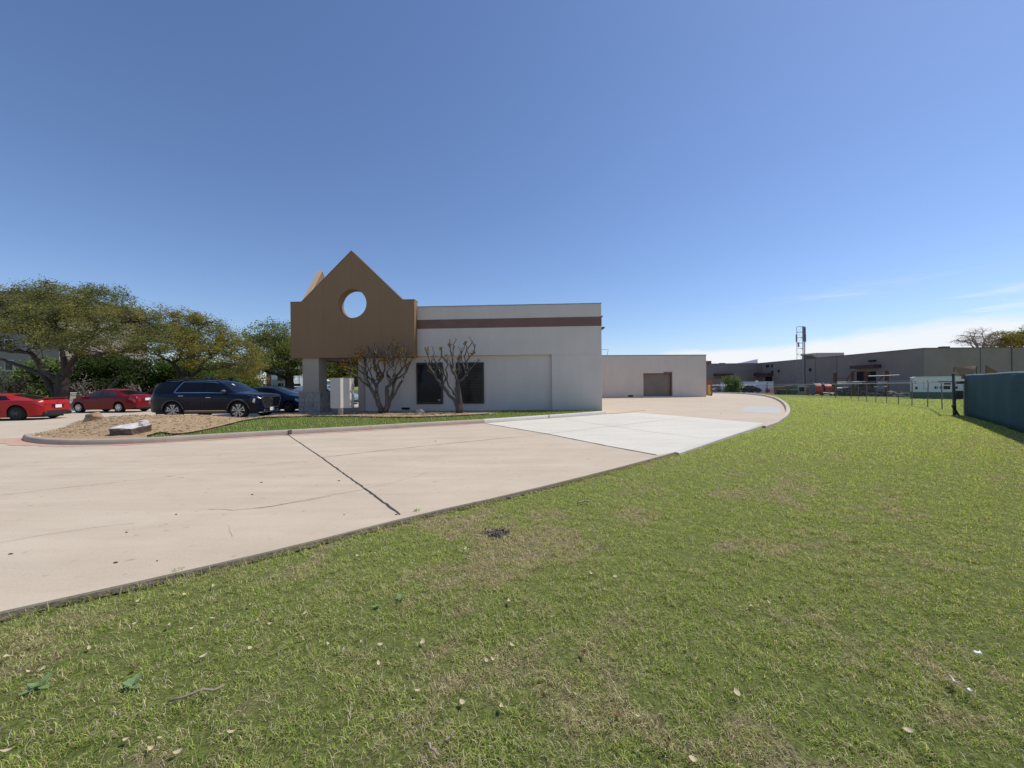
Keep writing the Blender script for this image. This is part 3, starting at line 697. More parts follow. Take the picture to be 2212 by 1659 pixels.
rear_building()

# ------------------------------------------------------------------ warehouse behind the yard
GZ = -.62
def warehouse():
    t = thing('warehouse', 'long dark grey flat-roofed warehouse behind the fenced yard', 'building')
    ZR = 6.0
    def rz(u, v, Z): a, b = ray(u, v); Y = (H-Z)/b; return Vector((a*Y, Y, Z))
    c1 = rz(1639, 784.7, ZR); c2 = rz(1996, 752, ZR); yl = rz(1527, 786, ZR).y
    wx = c1.x; 
    m = MB()
    m.add([(16, yl, GZ-.5), (c1.x, c1.y, GZ-.5), (c2.x, c2.y, GZ-.5), (150, c2.y+1.0, GZ-.5), (150, 130, GZ-.5), (16, 130, GZ-.5),
           (16, yl, ZR), (c1.x, c1.y, ZR), (c2.x, c2.y, ZR), (150, c2.y+1.0, ZR), (150, 130, ZR), (16, 130, ZR)],
          [(0,1,7,6),(1,2,8,7),(2,3,9,8),(3,4,10,9),(4,5,11,10),(5,0,6,11),(6,7,8,9,10,11)])
    m.build('wall', M['ware'], t)
    k = MB(); pts = [(16, yl), (c1.x, c1.y), (c2.x, c2.y), (150, c2.y+1.0)]
    for a, b in zip(pts, pts[1:]): k.bar((a[0], a[1], ZR), (b[0], b[1], ZR), .10)
    k.build('coping', M['soffit'], t)
    # side wall helper: pixel -> point on the wall line c1-c2, and on the frontal left wall
    dx, dy = c2.x-c1.x, c2.y-c1.y
    def sw(u, v, off=0.0):
        a, b = ray(u, v); Yv = (c1.x-off-c1.y*dx/dy)/(a-dx/dy); return Vector((a*Yv, Yv, H-b*Yv))
    def lw(u, v, off=0.0):
        a, b = ray(u, v); Yv = yl-off; return Vector((a*Yv, Yv, H-b*Yv))
    def fw(u, v, off=0.0):
        a, b = ray(u, v); Yv = c2.y+.4-off; return Vector((a*Yv, Yv, H-b*Yv))
    def quadbox(name, A, B, z0, z1, th, mat, par=t, out=None):
        A, B = Vector(A), Vector(B); d = (B-A); d.z = 0; d.normalize(); n = Vector((d.y, -d.x, 0))
        mb = MB(); mb.add([A.xy.to_3d()+Vector((0,0,z0)), B.xy.to_3d()+Vector((0,0,z0)), B.xy.to_3d()+Vector((0,0,z1)), A.xy.to_3d()+Vector((0,0,z1))] +
               [p.xy.to_3d()+n*th+Vector((0,0,z)) for p, z in ((A,z0),(B,z0),(B,z1),(A,z1))], [(0,1,2,3),(7,6,5,4),(4,5,1,0),(3,2,6,7),(0,3,7,4),(1,5,6,2)])
        return mb.build(name, mat, par)
    # dock doors
    a, b = lw(1546.2, 815.6, .02), lw(1568.6, 849); d = quadbox('dock_door', a, b, GZ, a.z, .06, M['white'])
    a, b = lw(1559, 824, .1), lw(1563, 830, .1); w_ = MB(); cx, cz = (a.x+b.x)/2, (a.z+b.z)/2; w_.prism([(cx-.28, cz+.34), (cx+.3, cz+.34), (cx+.26, cz-.02), (cx+.02, cz-.36), (cx-.2, cz-.05)], yl-.09, yl-.075); w_.build('emblem', M['dark'], d)
    a, b = lw(1536, 822, .0), lw(1636, 822); quadbox('ledge', a, b, lw(1536, 821.5).z-.06, lw(1536, 821.5).z+.06, .08, M['dark'])
    a, b = lw(1540, 808), lw(1577, 808); quadbox('awning', a, b, lw(1540, 812.5).z, lw(1540, 807.5).z, 1.4, M['warehouse_trim'])
    a, b = lw(1541, 812), lw(1573, 812); quadbox('awning_fascia', a, b, lw(1541, 818).z, lw(1541, 814).z, .5, M['gable'])
    a, b = sw(1642, 805, .0), sw(1670.5, 805); quadbox('awning', a, b, sw(1660, 812).z, sw(1660, 806).z, 1.3, M['warehouse_trim'])
    a, b = lw(1625, 808), lw(1638, 808); quadbox('awning', a, b, lw(1625, 812).z, lw(1625, 806).z, 1.3, M['warehouse_trim'])
    a, b = sw(1653.5, 813), sw(1668, 813); quadbox('open_door', a, b, GZ+.6, sw(1660, 813.5).z, .05, M['dark'])
    a, b = sw(1851, 797), sw(1892, 797); quadbox('open_door', a, b, GZ, sw(1870, 803).z, .05, M['dark'])
    a, b = sw(1851, 797), sw(1904, 797); quadbox('awning', a, b, sw(1880, 795).z, sw(1880, 788.5).z, 1.2, M['warehouse_trim'])
    for u, v in ((1656.5, 791.2), (1660, 790.5), (1668, 790.5), (1668.5, 803.5), (1682.5, 801.5), (1750.5, 798.8)):
        p = sw(u, v); mb = MB(); mb.ball(p, (.22, .32, .38), 10, 6); mb.build('wall_vent', M['dark'], t, True)
    p = sw(1886, 779.5); mb = MB(); mb.box(p, (.5, 1.2, .25)); mb.build('wall_light', M['dark'], t)
    for u in (1762, 1645, 1808): 
        a = sw(u, 800); mb = MB(); mb.box((a.x-.01, a.y, 2.6), (.06, .06, 6.6)); mb.build('panel_joint', M['soffit'], t)
    for u in (2112, 2180):
        a = fw(u, 790); mb = MB(); mb.box((a.x, c2.y+.3, 2.6), (.05, .5, 6.6)); mb.build('panel_joint', M['soffit'], t)
    # roof kit
    for (u0, v0, u1, v1, Y, nm, mt) in ((1764, 762, 1824, 776, 78, 'roof_unit', 'ware2'), (1600, 777.5, 1637, 786, 100, 'roof_parapet', 'white'), (1528.5, 779.5, 1537, 787, 97, 'roof_vent', 'gatebrown'), (1556, 784, 1567, 788, 97, 'roof_vent', 'dark'), (2038, 748, 2053, 753, 57, 'roof_vent', 'soffit')):
        a = at(u0, v0, Y); b = at(u1, v1, Y); mb = MB(); x0, x1 = min(a.x, b.x), max(a.x, b.x)
        if nm == 'roof_parapet': mb.prism([(x0, ZR-.3), (x1, ZR-.3), (x1, a.z+.2), (x0, a.z-.75)], Y, Y+1.5)
        else: mb.bb(x0, x1, Y, Y+(4 if nm == 'roof_unit' else .8), ZR-.3, a.z); 
        if nm == 'roof_unit': mb.prism([(x0-1.2, a.z-.25), (x0, a.z-1.0), (x0, a.z-.02), (x0-.9, a.z-.05)], Y, Y+3)
        bevel(mb.build(nm, M[mt], t), .06)
    return sw, lw, fw, c1, c2
M['ware2'] = var('pale_roof_unit', (.42,.37,.33), .7, 2, .1)
SWALL, LWALL, FWALL, WC1, WC2 = warehouse()

# tan shade sails in front of the warehouse
M['sail'] = var('tan_shade_cloth', (.21,.145,.09), .9)
for i, pp in enumerate([[(2060.5,793),(2109,790.5),(2103,808),(2090,812),(2079,816)], [(2130,789),(2152,801),(2150,806),(2134,812)]]):
    P = [at(u, v, 47.5+(k % 2)*.6) for k, (u, v) in enumerate(pp)]; c = sum(P, Vector())/len(P); c.y -= .5
    mb = MB(); vs = P + [c]; n = len(P); mb.add(vs + [v+Vector((0,.03,0)) for v in vs], [(k, (k+1) % n, n) for k in range(n)] + [((k+1) % n+n+1, k+n+1, 2*n+1) for k in range(n)])
    for k in range(n):
        pass
    t = thing('shade_sail', ['tan shade sail stretched behind the white and green trailer', 'small tan shade sail just above the privacy fence'][i], 'shade sail')
    mb.build('cloth', M['sail'], t, True)
    for q in P[:2]: mb = MB(); mb.tube([(q.x, q.y, GZ), q], .05, 6); mb.build('mast', M['darksteel'], t)

# lattice antenna mast
def mast():
    bp = at(1731, 840, 72.0); z0 = GZ; zt = at(1731, 705.5, 72).z
    t = thing('antenna_mast', 'slender lattice mast with panel antennas rising beside the warehouse', 'mast', (bp.x, bp.y, z0))
    Ht = zt-z0; r = .62; m = MB(); cs = [(r*math.cos(a), r*math.sin(a)) for a in (.5, .5+2.094, .5+4.189)]
    for x, y in cs: m.tube([(x, y, 0), (x, y, Ht)], .045, 6)
    n = 12; 
    for k in range(n+1):
        z = Ht*k/n
        for i in range(3):
            a, b = cs[i], cs[(i+1) % 3]; m.tube([(a[0], a[1], z), (b[0], b[1], z)], .028, 5)
            if k < n and k % 2 == i % 2: m.tube([(a[0], a[1], z), (b[0], b[1], z+Ht/n)], .018, 4)
    m.build('lattice', M['steel'], t)
    d = MB(); d.tube([(.55, -.2, 0), (.55, -.2, Ht*.98)], .085, 6); d.build('cable_run', M['darksteel'], t)
    for x, y, z, h in ((-.02,-.7,.91,1.5), (.72,-.1,.91,1.5), (-.78,.05,.80,1.4), (-.02,-.72,.80,1.4), (.76,-.1,.80,1.4), (-.6,-.2,.70,.9)):
        a = MB(); a.box((x, y, Ht*z+.3), (.22, .16, h)); bevel(a.build('antenna', M['antenna'], t), .03)
M['antenna'] = var('weathered_antenna', (.30,.22,.20), .6)
mast()
# ------------------------------------------------------------------ vehicles
def pl(table, x):
    xs = [a for a, _ in table]; ys = [b for _, b in table]; return np.interp(x, xs, ys)
class Car:
    def __init__(s, d):
        s.d = d; s.x0, s.x1 = d['top'][0][0], d['top'][-1][0]
        X = np.linspace(s.x0-.4, s.x1+.4, 1200); s.X = X
        def sm(tab, sig):
            y = pl(tab, X); k = int(sig/(X[1]-X[0])); 
            if k < 1: return y
            w = np.exp(-.5*(np.arange(-3*k, 3*k+1)/k)**2); w /= w.sum(); return np.convolve(np.pad(y, 3*k, mode='edge'), w, 'valid')
        s.top_ = sm(d['top'], d.get('sig', .05)); s.belt_ = sm(d['belt'], .08); s.half_ = sm(d['half'], .06); s.rh_ = sm(d['roofhalf'], .08)
    def fn(s, arr, x): return np.interp(x, s.X, arr)
    def zb(s, x):
        b = s.d.get('sill', .25); ra = s.d['arch']
        e = min(x-s.x0, s.x1-x); b = b + .06*max(0, 1-e/.5)
        for ax in s.d['axles']:
            if abs(x-ax) < ra: b = max(b, s.d['r']+math.sqrt(ra*ra-(x-ax)**2)*1.0)
        return b
    def P(s, x, t, side=1):
        top = float(s.fn(s.top_, x)); belt = float(s.fn(s.belt_, x)); w = float(s.fn(s.half_, x)); rh = float(s.fn(s.rh_, x)); zb = s.zb(x)
        crown = min(.06, max(.012, (top-.6)*.08)); edge = top-crown; belt = min(belt, edge-.02); rh = min(rh, w-.02)
        if belt < zb+.05: belt = zb+.05; edge = max(edge, belt+.02); top = max(top, edge+.01)
        if t <= 1:
            z = zb+(belt-zb)*t; k = (z-.25)/max(.2, belt-.25); y = w*(1-.055*(1-k)**2-.03*max(0, k-.8)/.2)
            if s.d.get('crease'): y -= .022*math.exp(-((k-.62)/.09)**2)*0 - .012*math.exp(-((k-.74)/.05)**2)
        elif t <= 2:
            q = t-1; z = belt+(edge-belt)*q; y0 = w*.97; y = y0+(rh-y0)*q+.03*math.sin(PI*q)*min(1, (edge-belt)/.3)
        else:
            q = t-2; y = rh*(1-q); z = edge+crown*math.sin(q*PI/2)
        return Vector((x, y*side, z))
    def nrm(s, x, t, side=1):
        e = .01; x_ = min(max(x, s.x0+.02), s.x1-.02); t_ = min(max(t, .02), 2.95)
        a = s.P(x_+e, t_, side)-s.P(x_-e, t_, side); b = s.P(x_, t_+e, side)-s.P(x_, t_-e, side); n = a.cross(b)*(-1 if side > 0 else 1)
        if n.length < 1e-9: return Vector((0, side, 0))
        n.normalize(); return n if n.y*side > -.2 or n.z > 0 else -n
    def patch(s, mb, q, off=.006, n=10, m=5, sides=(1,-1)):
        """q: four (x,t) corners: low-rear, low-front, high-front, high-rear"""
        for sd in sides:
            G = []
            for i in range(m+1):
                v = i/m; r = []
                for j in range(n+1):
                    u = j/n; x = (q[0][0]*(1-u)+q[1][0]*u)*(1-v)+(q[3][0]*(1-u)+q[2][0]*u)*v; t = (q[0][1]*(1-u)+q[1][1]*u)*(1-v)+(q[3][1]*(1-u)+q[2][1]*u)*v
                    N = s.nrm(x, t, sd); 
                    if t > 2.0 and N.z < 0: N = -N
                    r.append(s.P(x, t, sd)+N*off)
                G.append(r)
            mb.grid(G)
    def cross(s, mb, xa, xb, ta, tb, off=.006, n=8, m=14):
        """patch right across the car (windscreen, rear window)"""
        ts = [ta+(3-ta)*i/(m//2) for i in range(m//2+1)]; G = []
        for i in range(n+1):
            x = xa+(xb-xa)*i/n; r = []
            for t in ts:
                N = s.nrm(x, min(t, 2.9)); N = N if N.z > 0 else -N; r.append(s.P(x, t)+N*off)
            for t in ts[::-1][1:]:
                N = s.nrm(x, min(t, 2.9), -1); N = N if N.z > 0 else -N; r.append(s.P(x, t, -1)+N*off)
            G.append(r)
        mb.grid(G)
    def body(s):
        d = s.d; xs = set(np.linspace(s.x0, s.x1, 70)); 
        for ax in d['axles']:
            for k in range(17): xs.add(ax-d['arch']*math.cos(PI*k/16)*.999)
            xs.add(ax-d['arch']-.012); xs.add(ax+d['arch']+.012)
        xs = sorted(xs); ts = [0,.12,.25,.4,.55,.68,.8,.9,1.0,1.08,1.2,1.4,1.6,1.8,1.92,2.0,2.12,2.3,2.5,2.75,3.0]
        G = []
        for x in xs:
            G.append([s.P(x, t) for t in ts] + [s.P(x, t, -1) for t in ts[::-1][1:]])
        mb = MB(); mb.grid(G); n = len(G[0]); mb.add(G[0], [tuple(range(n))]); mb.add(G[-1], [tuple(range(n))[::-1]])
        return mb, xs
def make_car(label, cat, name, d, loc, rz, paint_, build_extra=None, rim='five', detail=2):
    c = Car(d); t = thing(name, label, cat, loc, rz)
    mb, xs = c.body(); b = mb.build('body', paint_, t, True)
    bpy_me = b.data
    try: bpy_me.set_sharp_from_angle(angle=math.radians(38))
    except Exception: pass
    # dark underbody and wheel wells
    u = MB(); z0 = d.get('sill', .25)-.05; w = min(v for _, v in d['half'])*.92
    u.bb(c.x0+.15, c.x1-.15, -w, w, z0, z0+.16)
    for ax in d['axles']: u.bb(ax-d['arch'], ax+d['arch'], -w, w, z0+.05, d['r']+d['arch']-.005)
    u.build('underbody', M['black'], t)
    W = max(v for _, v in d['half'])
    for ax in d['axles']:
        for sd in (1, -1):
            r = d['r']; tw = .22; yc = sd*(W-.13)
            tb = MB(); tb.lathe([(r*(d.get('rimf', .68)-.02), -tw/2), (r*.9, -tw/2), (r*.98, -tw/2+.02), (r, -tw/2+.05), (r, tw/2-.05), (r*.98, tw/2-.02), (r*.9, tw/2), (r*(d.get('rimf', .68)-.02), tw/2)], (ax, yc, r), (0, sd, 0), 32)
            wo = tb.build('wheel', M['rubber'], t, True)
            rb = MB(); rr_ = r*d.get('rimf', .68); 
            rb.lathe([(rr_, -.05), (rr_, tw/2-.01), (rr_-.02, tw/2), (rr_-.035, tw/2-.015), (rr_-.04, tw/2-.06), (.01, tw/2-.06)], (ax, yc, r), (0, sd, 0), 32)
            dk = rb.build('rim', M['darkalloy'] if rim != 'cap' else M['silver_cap'], wo, True)
            sp = MB(); ns = {'five': 5, 'cap': 7, 'ten': 10}[rim]; fr = Vector((1,0,0)); up = Vector((0,0,1)); o = Vector((ax, yc+sd*(tw/2-.035), r))
            for k in range(ns):
                a = 2*PI*k/ns+.3; e = fr*math.cos(a)+up*math.sin(a)
                if rim == 'five':
                    for da in (-.2, .2):
                        e2 = fr*math.cos(a+da*1.6)+up*math.sin(a+da*1.6); sp.bar(o+e*.05, o+e2*(rr_-.02), .07, .03)
                    e2 = fr*math.cos(a+.32)+up*math.sin(a+.32); e3 = fr*math.cos(a-.32)+up*math.sin(a-.32); sp.bar(o+e2*(rr_-.06), o+e3*(rr_-.06), .05, .03)
                else: sp.bar(o+e*.04, o+e*(rr_-.02), .05 if rim == 'cap' else .025, .03)
            sp.ball(o, (.06, .03, .06), 10, 6)
            if rim != 'cap':
                sp.build('spokes', M['alloy'] if rim == 'five' else M['darkalloy'], wo)
            else:
                for k in range(7): pass
                sp.build('spokes', M['chrome'], wo)
    if build_extra: build_extra(c, t, d)
    return t
def part(c, t, name, mat, qs, off=.006, sides=(1,-1), smooth=True, n=10, m=5):
    objs = []
    for sd in sides:
        mb = MB()
        for q in qs: c.patch(mb, q, off, n, m, (sd,))
        objs.append(mb.build(name, mat, t, smooth, fix=False))
    return objs
def pieces(t, name, mat, boxes, bev=.01):
    mb = MB()
    for bx in boxes: mb.bb(*bx)
    o = mb.build(name, mat, t); 
    if bev: bevel(o, bev)
    return o
def plate(t, x, z, mat='platew', y=0.0, dirn=1, w=.31, h=.155):
    o = pieces(t, 'number_plate', M[mat], [(x-.006, x+.006, y-w/2, y+w/2, z-h/2, z+h/2)], 0)
    p = pieces(o, 'plate_frame', M['black'], [(x-.005*dirn-.004, x-.005*dirn+.004, y-w/2-.012, y+w/2+.012, z-h/2-.012, z+h/2+.012)], 0); return o
def mirrors(c, t, x, z, mat, out=.16):
    w = float(c.fn(c.half_, x))
    for sd in (1, -1):
        m = MB(); m.ball((x, sd*(w+.06), z), (.10, .12, .085), 10, 7); o = m.build('wing_mirror', mat, t, True)
        m = MB(); m.bar((x+.02, sd*(w-.08), z-.07), (x, sd*(w+.04), z-.03), .05); m.build('mirror_arm', M['black'], o)
def handles(c, t, xs, tt, mat, sides=(1,-1)):
    for x in xs:
        for sd in sides:
            p = c.P(x, tt, sd); m = MB(); m.box((x, p.y+sd*.02, p.z), (.22, .03, .03)); bevel(m.build('door_handle', mat, t), .008)
def seams(c, t, xs, mat=None):
    for x in xs:
        for sd in (1, -1):
            mb = MB(); G = [[c.P(x+dx, k/10*.96+.04, sd)+Vector((0, sd*.002, 0)) for k in range(11)] for dx in (-.005, .005)]
            mb.grid(G); mb.build('door_seam', M['black'], t)

SUV = dict(r=.40, arch=.46, rimf=.78, sill=.30, axles=(-1.45, 1.45), sig=.045, crease=True,
    top=[(-2.60,.95),(-2.59,1.14),(-2.52,1.46),(-2.40,1.66),(-2.15,1.745),(-1.2,1.79),(-.2,1.785),(.25,1.755),(.55,1.67),(1.22,1.25),(1.36,1.215),(1.95,1.16),(2.24,1.11),(2.34,1.03),(2.38,.93)],
    belt=[(-2.6,.90),(-2.5,1.17),(-1,1.17),(0,1.155),(1.2,1.13),(1.9,1.07),(2.25,1.0),(2.38,.84)],
    half=[(-2.6,.84),(-2.5,.92),(-2.25,.97),(-1.45,.985),(0,.97),(1.45,.985),(2.05,.975),(2.26,.945),(2.34,.90),(2.38,.84)],
    roofhalf=[(-2.6,.74),(-2.4,.67),(-2.0,.65),(0,.67),(.5,.64),(1.2,.80),(2.0,.84),(2.3,.82),(2.38,.76)])
def suv_extra(c, t, d):
    part(c, t, 'side_window', M['carglass'], [[(-2.30,1.14),(-1.52,1.10),(-1.30,1.86),(-2.20,1.86)]])
    part(c, t, 'side_window', M['carglass'], [[(-1.36,1.10),(-.16,1.10),(-.20,1.86),(-1.14,1.86)]])
    part(c, t, 'side_window', M['carglass'], [[(-.08,1.10),(1.06,1.14),(.42,1.86),(-.10,1.86)]])
    for q in ([(-1.34,1.02),(1.04,1.06),(1.04,1.11),(-1.34,1.07)], [(-1.40,1.06),(-1.36,1.06),(-1.12,1.9),(-1.17,1.9)], [(-1.14,1.885),(.40,1.885),(.40,1.93),(-1.14,1.93)]): part(c, t, 'window_trim', M['chrome'], [q], .010)
    mb = MB(); c.cross(mb, 1.20, .60, 2.03, 3); mb.build('windscreen', M['carglass'], t, True)
    mb = MB(); c.cross(mb, -2.49, -2.38, 2.03, 3); mb.build('rear_window', M['carglass'], t, True)
    p = c.P(.74, 2.62, -1); n = c.nrm(.74, 2.62, -1); m = MB(); m.box(p+Vector((.01,0,.022)), (.12, .10, .006), M=Matrix.Rotation(math.radians(33), 3, 'Y')); m.build('sticker', M['white'], t)
    for a in d['axles']:
        for sd in (1, -1):
            m = MB(); m.tube([c.P(a-.455*math.cos(PI*k/20), 0.0, sd)+Vector((-.02*math.cos(PI*k/20), sd*.004, .02*math.sin(PI*k/20))) for k in range(21)], .035, 6); m.build('arch_trim', M['clad'], t, True)
    part(c, t, 'sill_trim', M['clad'], [[(-.96,.0),(.96,.0),(.96,.14),(-.96,.14)]], .012)
    part(c, t, 'sill_strip', M['chrome'], [[(-.90,.10),(.90,.10),(.90,.135),(-.90,.135)]], .018)
    # front end
    xf = c.x1
    g = MB(); yy, z0, z1 = .60, .50, .86
    pts = [(-.50,.50),(.50,.50),(.70,.90),(.58,.99),(-.58,.99),(-.70,.90)]
    g.prism([(a, b) for a, b in pts], xf-.03, xf+.025, 'x'); go = g.build('grille', M['black'], t)
    h = MB()
    for a, b in zip(pts, pts[1:]+pts[:1]):
        h.bar((xf+.02, a[0], a[1]), (xf+.02, b[0], b[1]), .045, .05)
    h.build('grille_surround', M['chrome'], go)
    h = MB()
    for i in range(7):
        for j in range(4): h.box((xf+.027, -.45+.15*i+(.07 if j % 2 else 0)*.9, .56+.10*j), (.012, .05, .018), M=Matrix.Rotation(.5, 3, 'X'))
    h.build('grille_mesh', M['darkalloy'], go)
    e = MB(); e.tube([(xf+.034, .105*math.cos(k*PI/10), .88+.055*math.sin(k*PI/10)) for k in range(21)], .009, 6)
    e.bar((xf+.034, -.05, .84), (xf+.034, -.025, .92), .014); e.bar((xf+.034, .025, .84), (xf+.034, .05, .92), .014); e.bar((xf+.034, -.04, .875), (xf+.034, .04, .885), .014); e.build('emblem', M['chrome'], go)
    plate(t, xf+.05, .42, y=0.0)
    for sd in (1, -1):
        o = part(c, t, 'headlight', M['black'], [[(1.98,.56),(2.20,.56),(2.20,.93),(1.98,.93)]], .012, (sd,))[0]
        l = MB(); c.patch(l, [(2.09,.62),(2.18,.62),(2.18,.90),(2.12,.90)], .02, 6, 5, (sd,)); l.build('lamp', M['lamp'], o, True)
        part(c, t, 'running_light', M['chrome'], [[(1.86,1.0),(2.16,1.0),(2.16,1.10),(1.86,1.05)]], .012, (sd,))
    sk = MB(); sk.bb(xf-.16, xf+.03, -.70, .70, .27, .33); sk.bb(xf-.10, xf+.035, -.5, -.42, .33, .42); sk.bb(xf-.10, xf+.035, .42, .5, .33, .42); bevel(sk.build('skid_plate', M['chrome'], t), .015)
    lb = MB(); lb.bb(xf-.10, xf+.012, -.55, .55, .345, .46); lb.build('air_intake', M['black'], t)
    mirrors(c, t, .86, 1.24, M['clad']); handles(c, t, (-1.05, .16), .80, M['chrome']); seams(c, t, (-1.38, -.13, 1.10))
    for x in (-1.15, .05):
        m = MB(); m.bb(x-.035, x+.035, -.58, .58, 1.868, 1.90); ro = m.build('roof_bar', M['darkalloy'], t)
        for sd in (1, -1):
            m = MB(); m.bb(x-.09, x+.09, sd*.60-.05, sd*.60+.05, 1.745, 1.905); bevel(m.build('bar_foot', M['black'], ro), .03)
    for sd in (1, -1):
        m = MB(); m.tube([(-2.0, sd*.63, 1.735), (-1.8, sd*.64, 1.80), (.1, sd*.63, 1.795), (.35, sd*.62, 1.735)], .018, 6); m.build('roof_rail', M['darkalloy'], t)
    part(c, t, 'tail_light', M['tail'], [[(-2.58,.55),(-2.42,.55),(-2.44,1.0),(-2.58,1.0)]], .012)
pS = gnd(440, 912, 0)
SUV.update(top=[(a*.965, b) for a, b in SUV['top']], belt=[(a*.965, b) for a, b in SUV['belt']], half=[(a*.965, b) for a, b in SUV['half']], roofhalf=[(a*.965, b) for a, b in SUV['roofhalf']])
make_car('navy blue suv with roof bars parked nose-in by the stone pier', 'car', 'parked_car', SUV, (-13.52, 17.9, .05), 0, M['navy'], suv_extra)

SED = dict(r=.31, arch=.365, sill=.22, axles=(-1.285, 1.285), sig=.05, crease=True,
    top=[(-2.27,.72),(-2.24,.98),(-2.12,1.05),(-1.72,1.08),(-1.0,1.355),(-.55,1.435),(0,1.45),(.28,1.42),(1.12,1.03),(1.28,.99),(1.8,.88),(2.0,.77),(2.10,.62)],
    belt=[(-2.27,.62),(-2.12,.95),(-1.5,.985),(0,.93),(1.1,.88),(1.7,.79),(2.0,.63),(2.1,.5)],
    half=[(-2.27,.66),(-2.15,.76),(-1.8,.83),(-1.2,.85),(0,.845),(1.2,.85),(1.7,.82),(1.98,.73),(2.10,.55)],
    roofhalf=[(-2.27,.60),(-1.8,.66),(-1.2,.60),(-.5,.575),(.2,.575),(1.1,.66),(1.7,.68),(2.0,.6),(2.1,.46)])
def sedan_extra(gl='carglass_light', cap=True):
    def f(c, t, d):
        a0, a1 = d['axles']; k = (d['top'][-1][0]-d['top'][0][0])/4.37
        part(c, t, 'side_window', M[gl], [[(-1.30*k,1.14),(-.22*k,1.10),(-.22*k,1.84),(-.92*k,1.84)]])
        part(c, t, 'side_window', M[gl], [[(-.12*k,1.10),(.92*k,1.16),(.28*k,1.84),(-.12*k,1.84)]])
        part(c, t, 'pillar', M['black'], [[(-.22*k,1.08),(-.12*k,1.08),(-.12*k,1.86),(-.22*k,1.86)]], .005)
        part(c, t, 'window_trim', M['black'], [[(-1.36*k,1.03),(.98*k,1.06),(.98*k,1.12),(-1.36*k,1.10)]], .005)
        mb = MB(); c.cross(mb, 1.08*k, .36*k, 2.03, 3); mb.build('windscreen', M['carglass'], t, True)
        mb = MB(); c.cross(mb, -1.66*k, -1.05*k, 2.03, 3); mb.build('rear_window', M['carglass'], t, True)
        part(c, t, 'headlight', M['lamp'], [[(1.60*k,.74),(2.04*k,.60),(2.04*k,.86),(1.62*k,.98)]], .008)
        part(c, t, 'tail_light', M['tail'], [[(-2.235*k,.62),(-1.92*k,.74),(-1.95*k,1.0),(-2.235*k,1.0)]], .008)
        x0 = c.x0
        for sd in (1, -1): pieces(t, 'tail_light', M['tail'], [(x0-.012, x0+.03, min(sd*.38, sd*.62), max(sd*.38, sd*.62), .66, .84)], .02)
        plate(t, x0-.012, .79, dirn=-1)
        m = MB(); m.tube([(x0-.012, .07*math.cos(q*PI/8), .945+.035*math.sin(q*PI/8)) for q in range(17)], .008, 5); m.build('emblem', M['chrome'], t)
        pieces(t, 'bumper_lip', M['black'], [(x0-.008, x0+.1, -.5, .5, .25, .33)], .02)
        xf = c.x1; g = pieces(t, 'grille', M['black'], [(xf-.05, xf+.012, -.42, .42, .34, .50)], .02)
        mirrors(c, t, .86*k, .96, M['black'] if not cap else M['redcar']); handles(c, t, (-.88*k, .18*k), .84, M['chrome'] if not cap else M['redcar']); seams(c, t, (-1.12*k, -.17*k, 1.0*k))
    return f
pr = gnd(228, 892, 0)
make_car('crimson red saloon with silver hubcaps parked behind the boulders', 'car', 'parked_car', SED, (-24.9, 24.0, 0), PI+math.radians(-3), M['redcar'], sedan_extra(), 'cap')

CPE = dict(r=.345, arch=.40, sill=.17, axles=(-1.235, 1.235), sig=.05,
    top=[(-2.14,.60),(-2.12,.84),(-2.06,.99),(-1.98,1.02),(-1.90,1.01),(-1.70,.995),(-1.2,1.12),(-.6,1.25),(-.1,1.29),(.25,1.26),(.95,.95),(1.2,.91),(1.8,.79),(2.1,.63),(2.2,.52)],
    belt=[(-2.14,.58),(-2.02,.90),(-1.3,.955),(-.6,.90),(.9,.85),(1.7,.72),(2.2,.42)],
    half=[(-2.14,.56),(-2.08,.72),(-1.94,.82),(-1.75,.885),(-1.5,.925),(-1.1,.93),(-.3,.875),(.4,.875),(1.2,.92),(1.7,.89),(2.05,.74),(2.2,.5)],
    roofhalf=[(-2.14,.50),(-2.0,.60),(-1.8,.63),(-1.2,.54),(-.5,.53),(.2,.53),(.95,.66),(1.6,.70),(2.0,.6),(2.2,.4)])
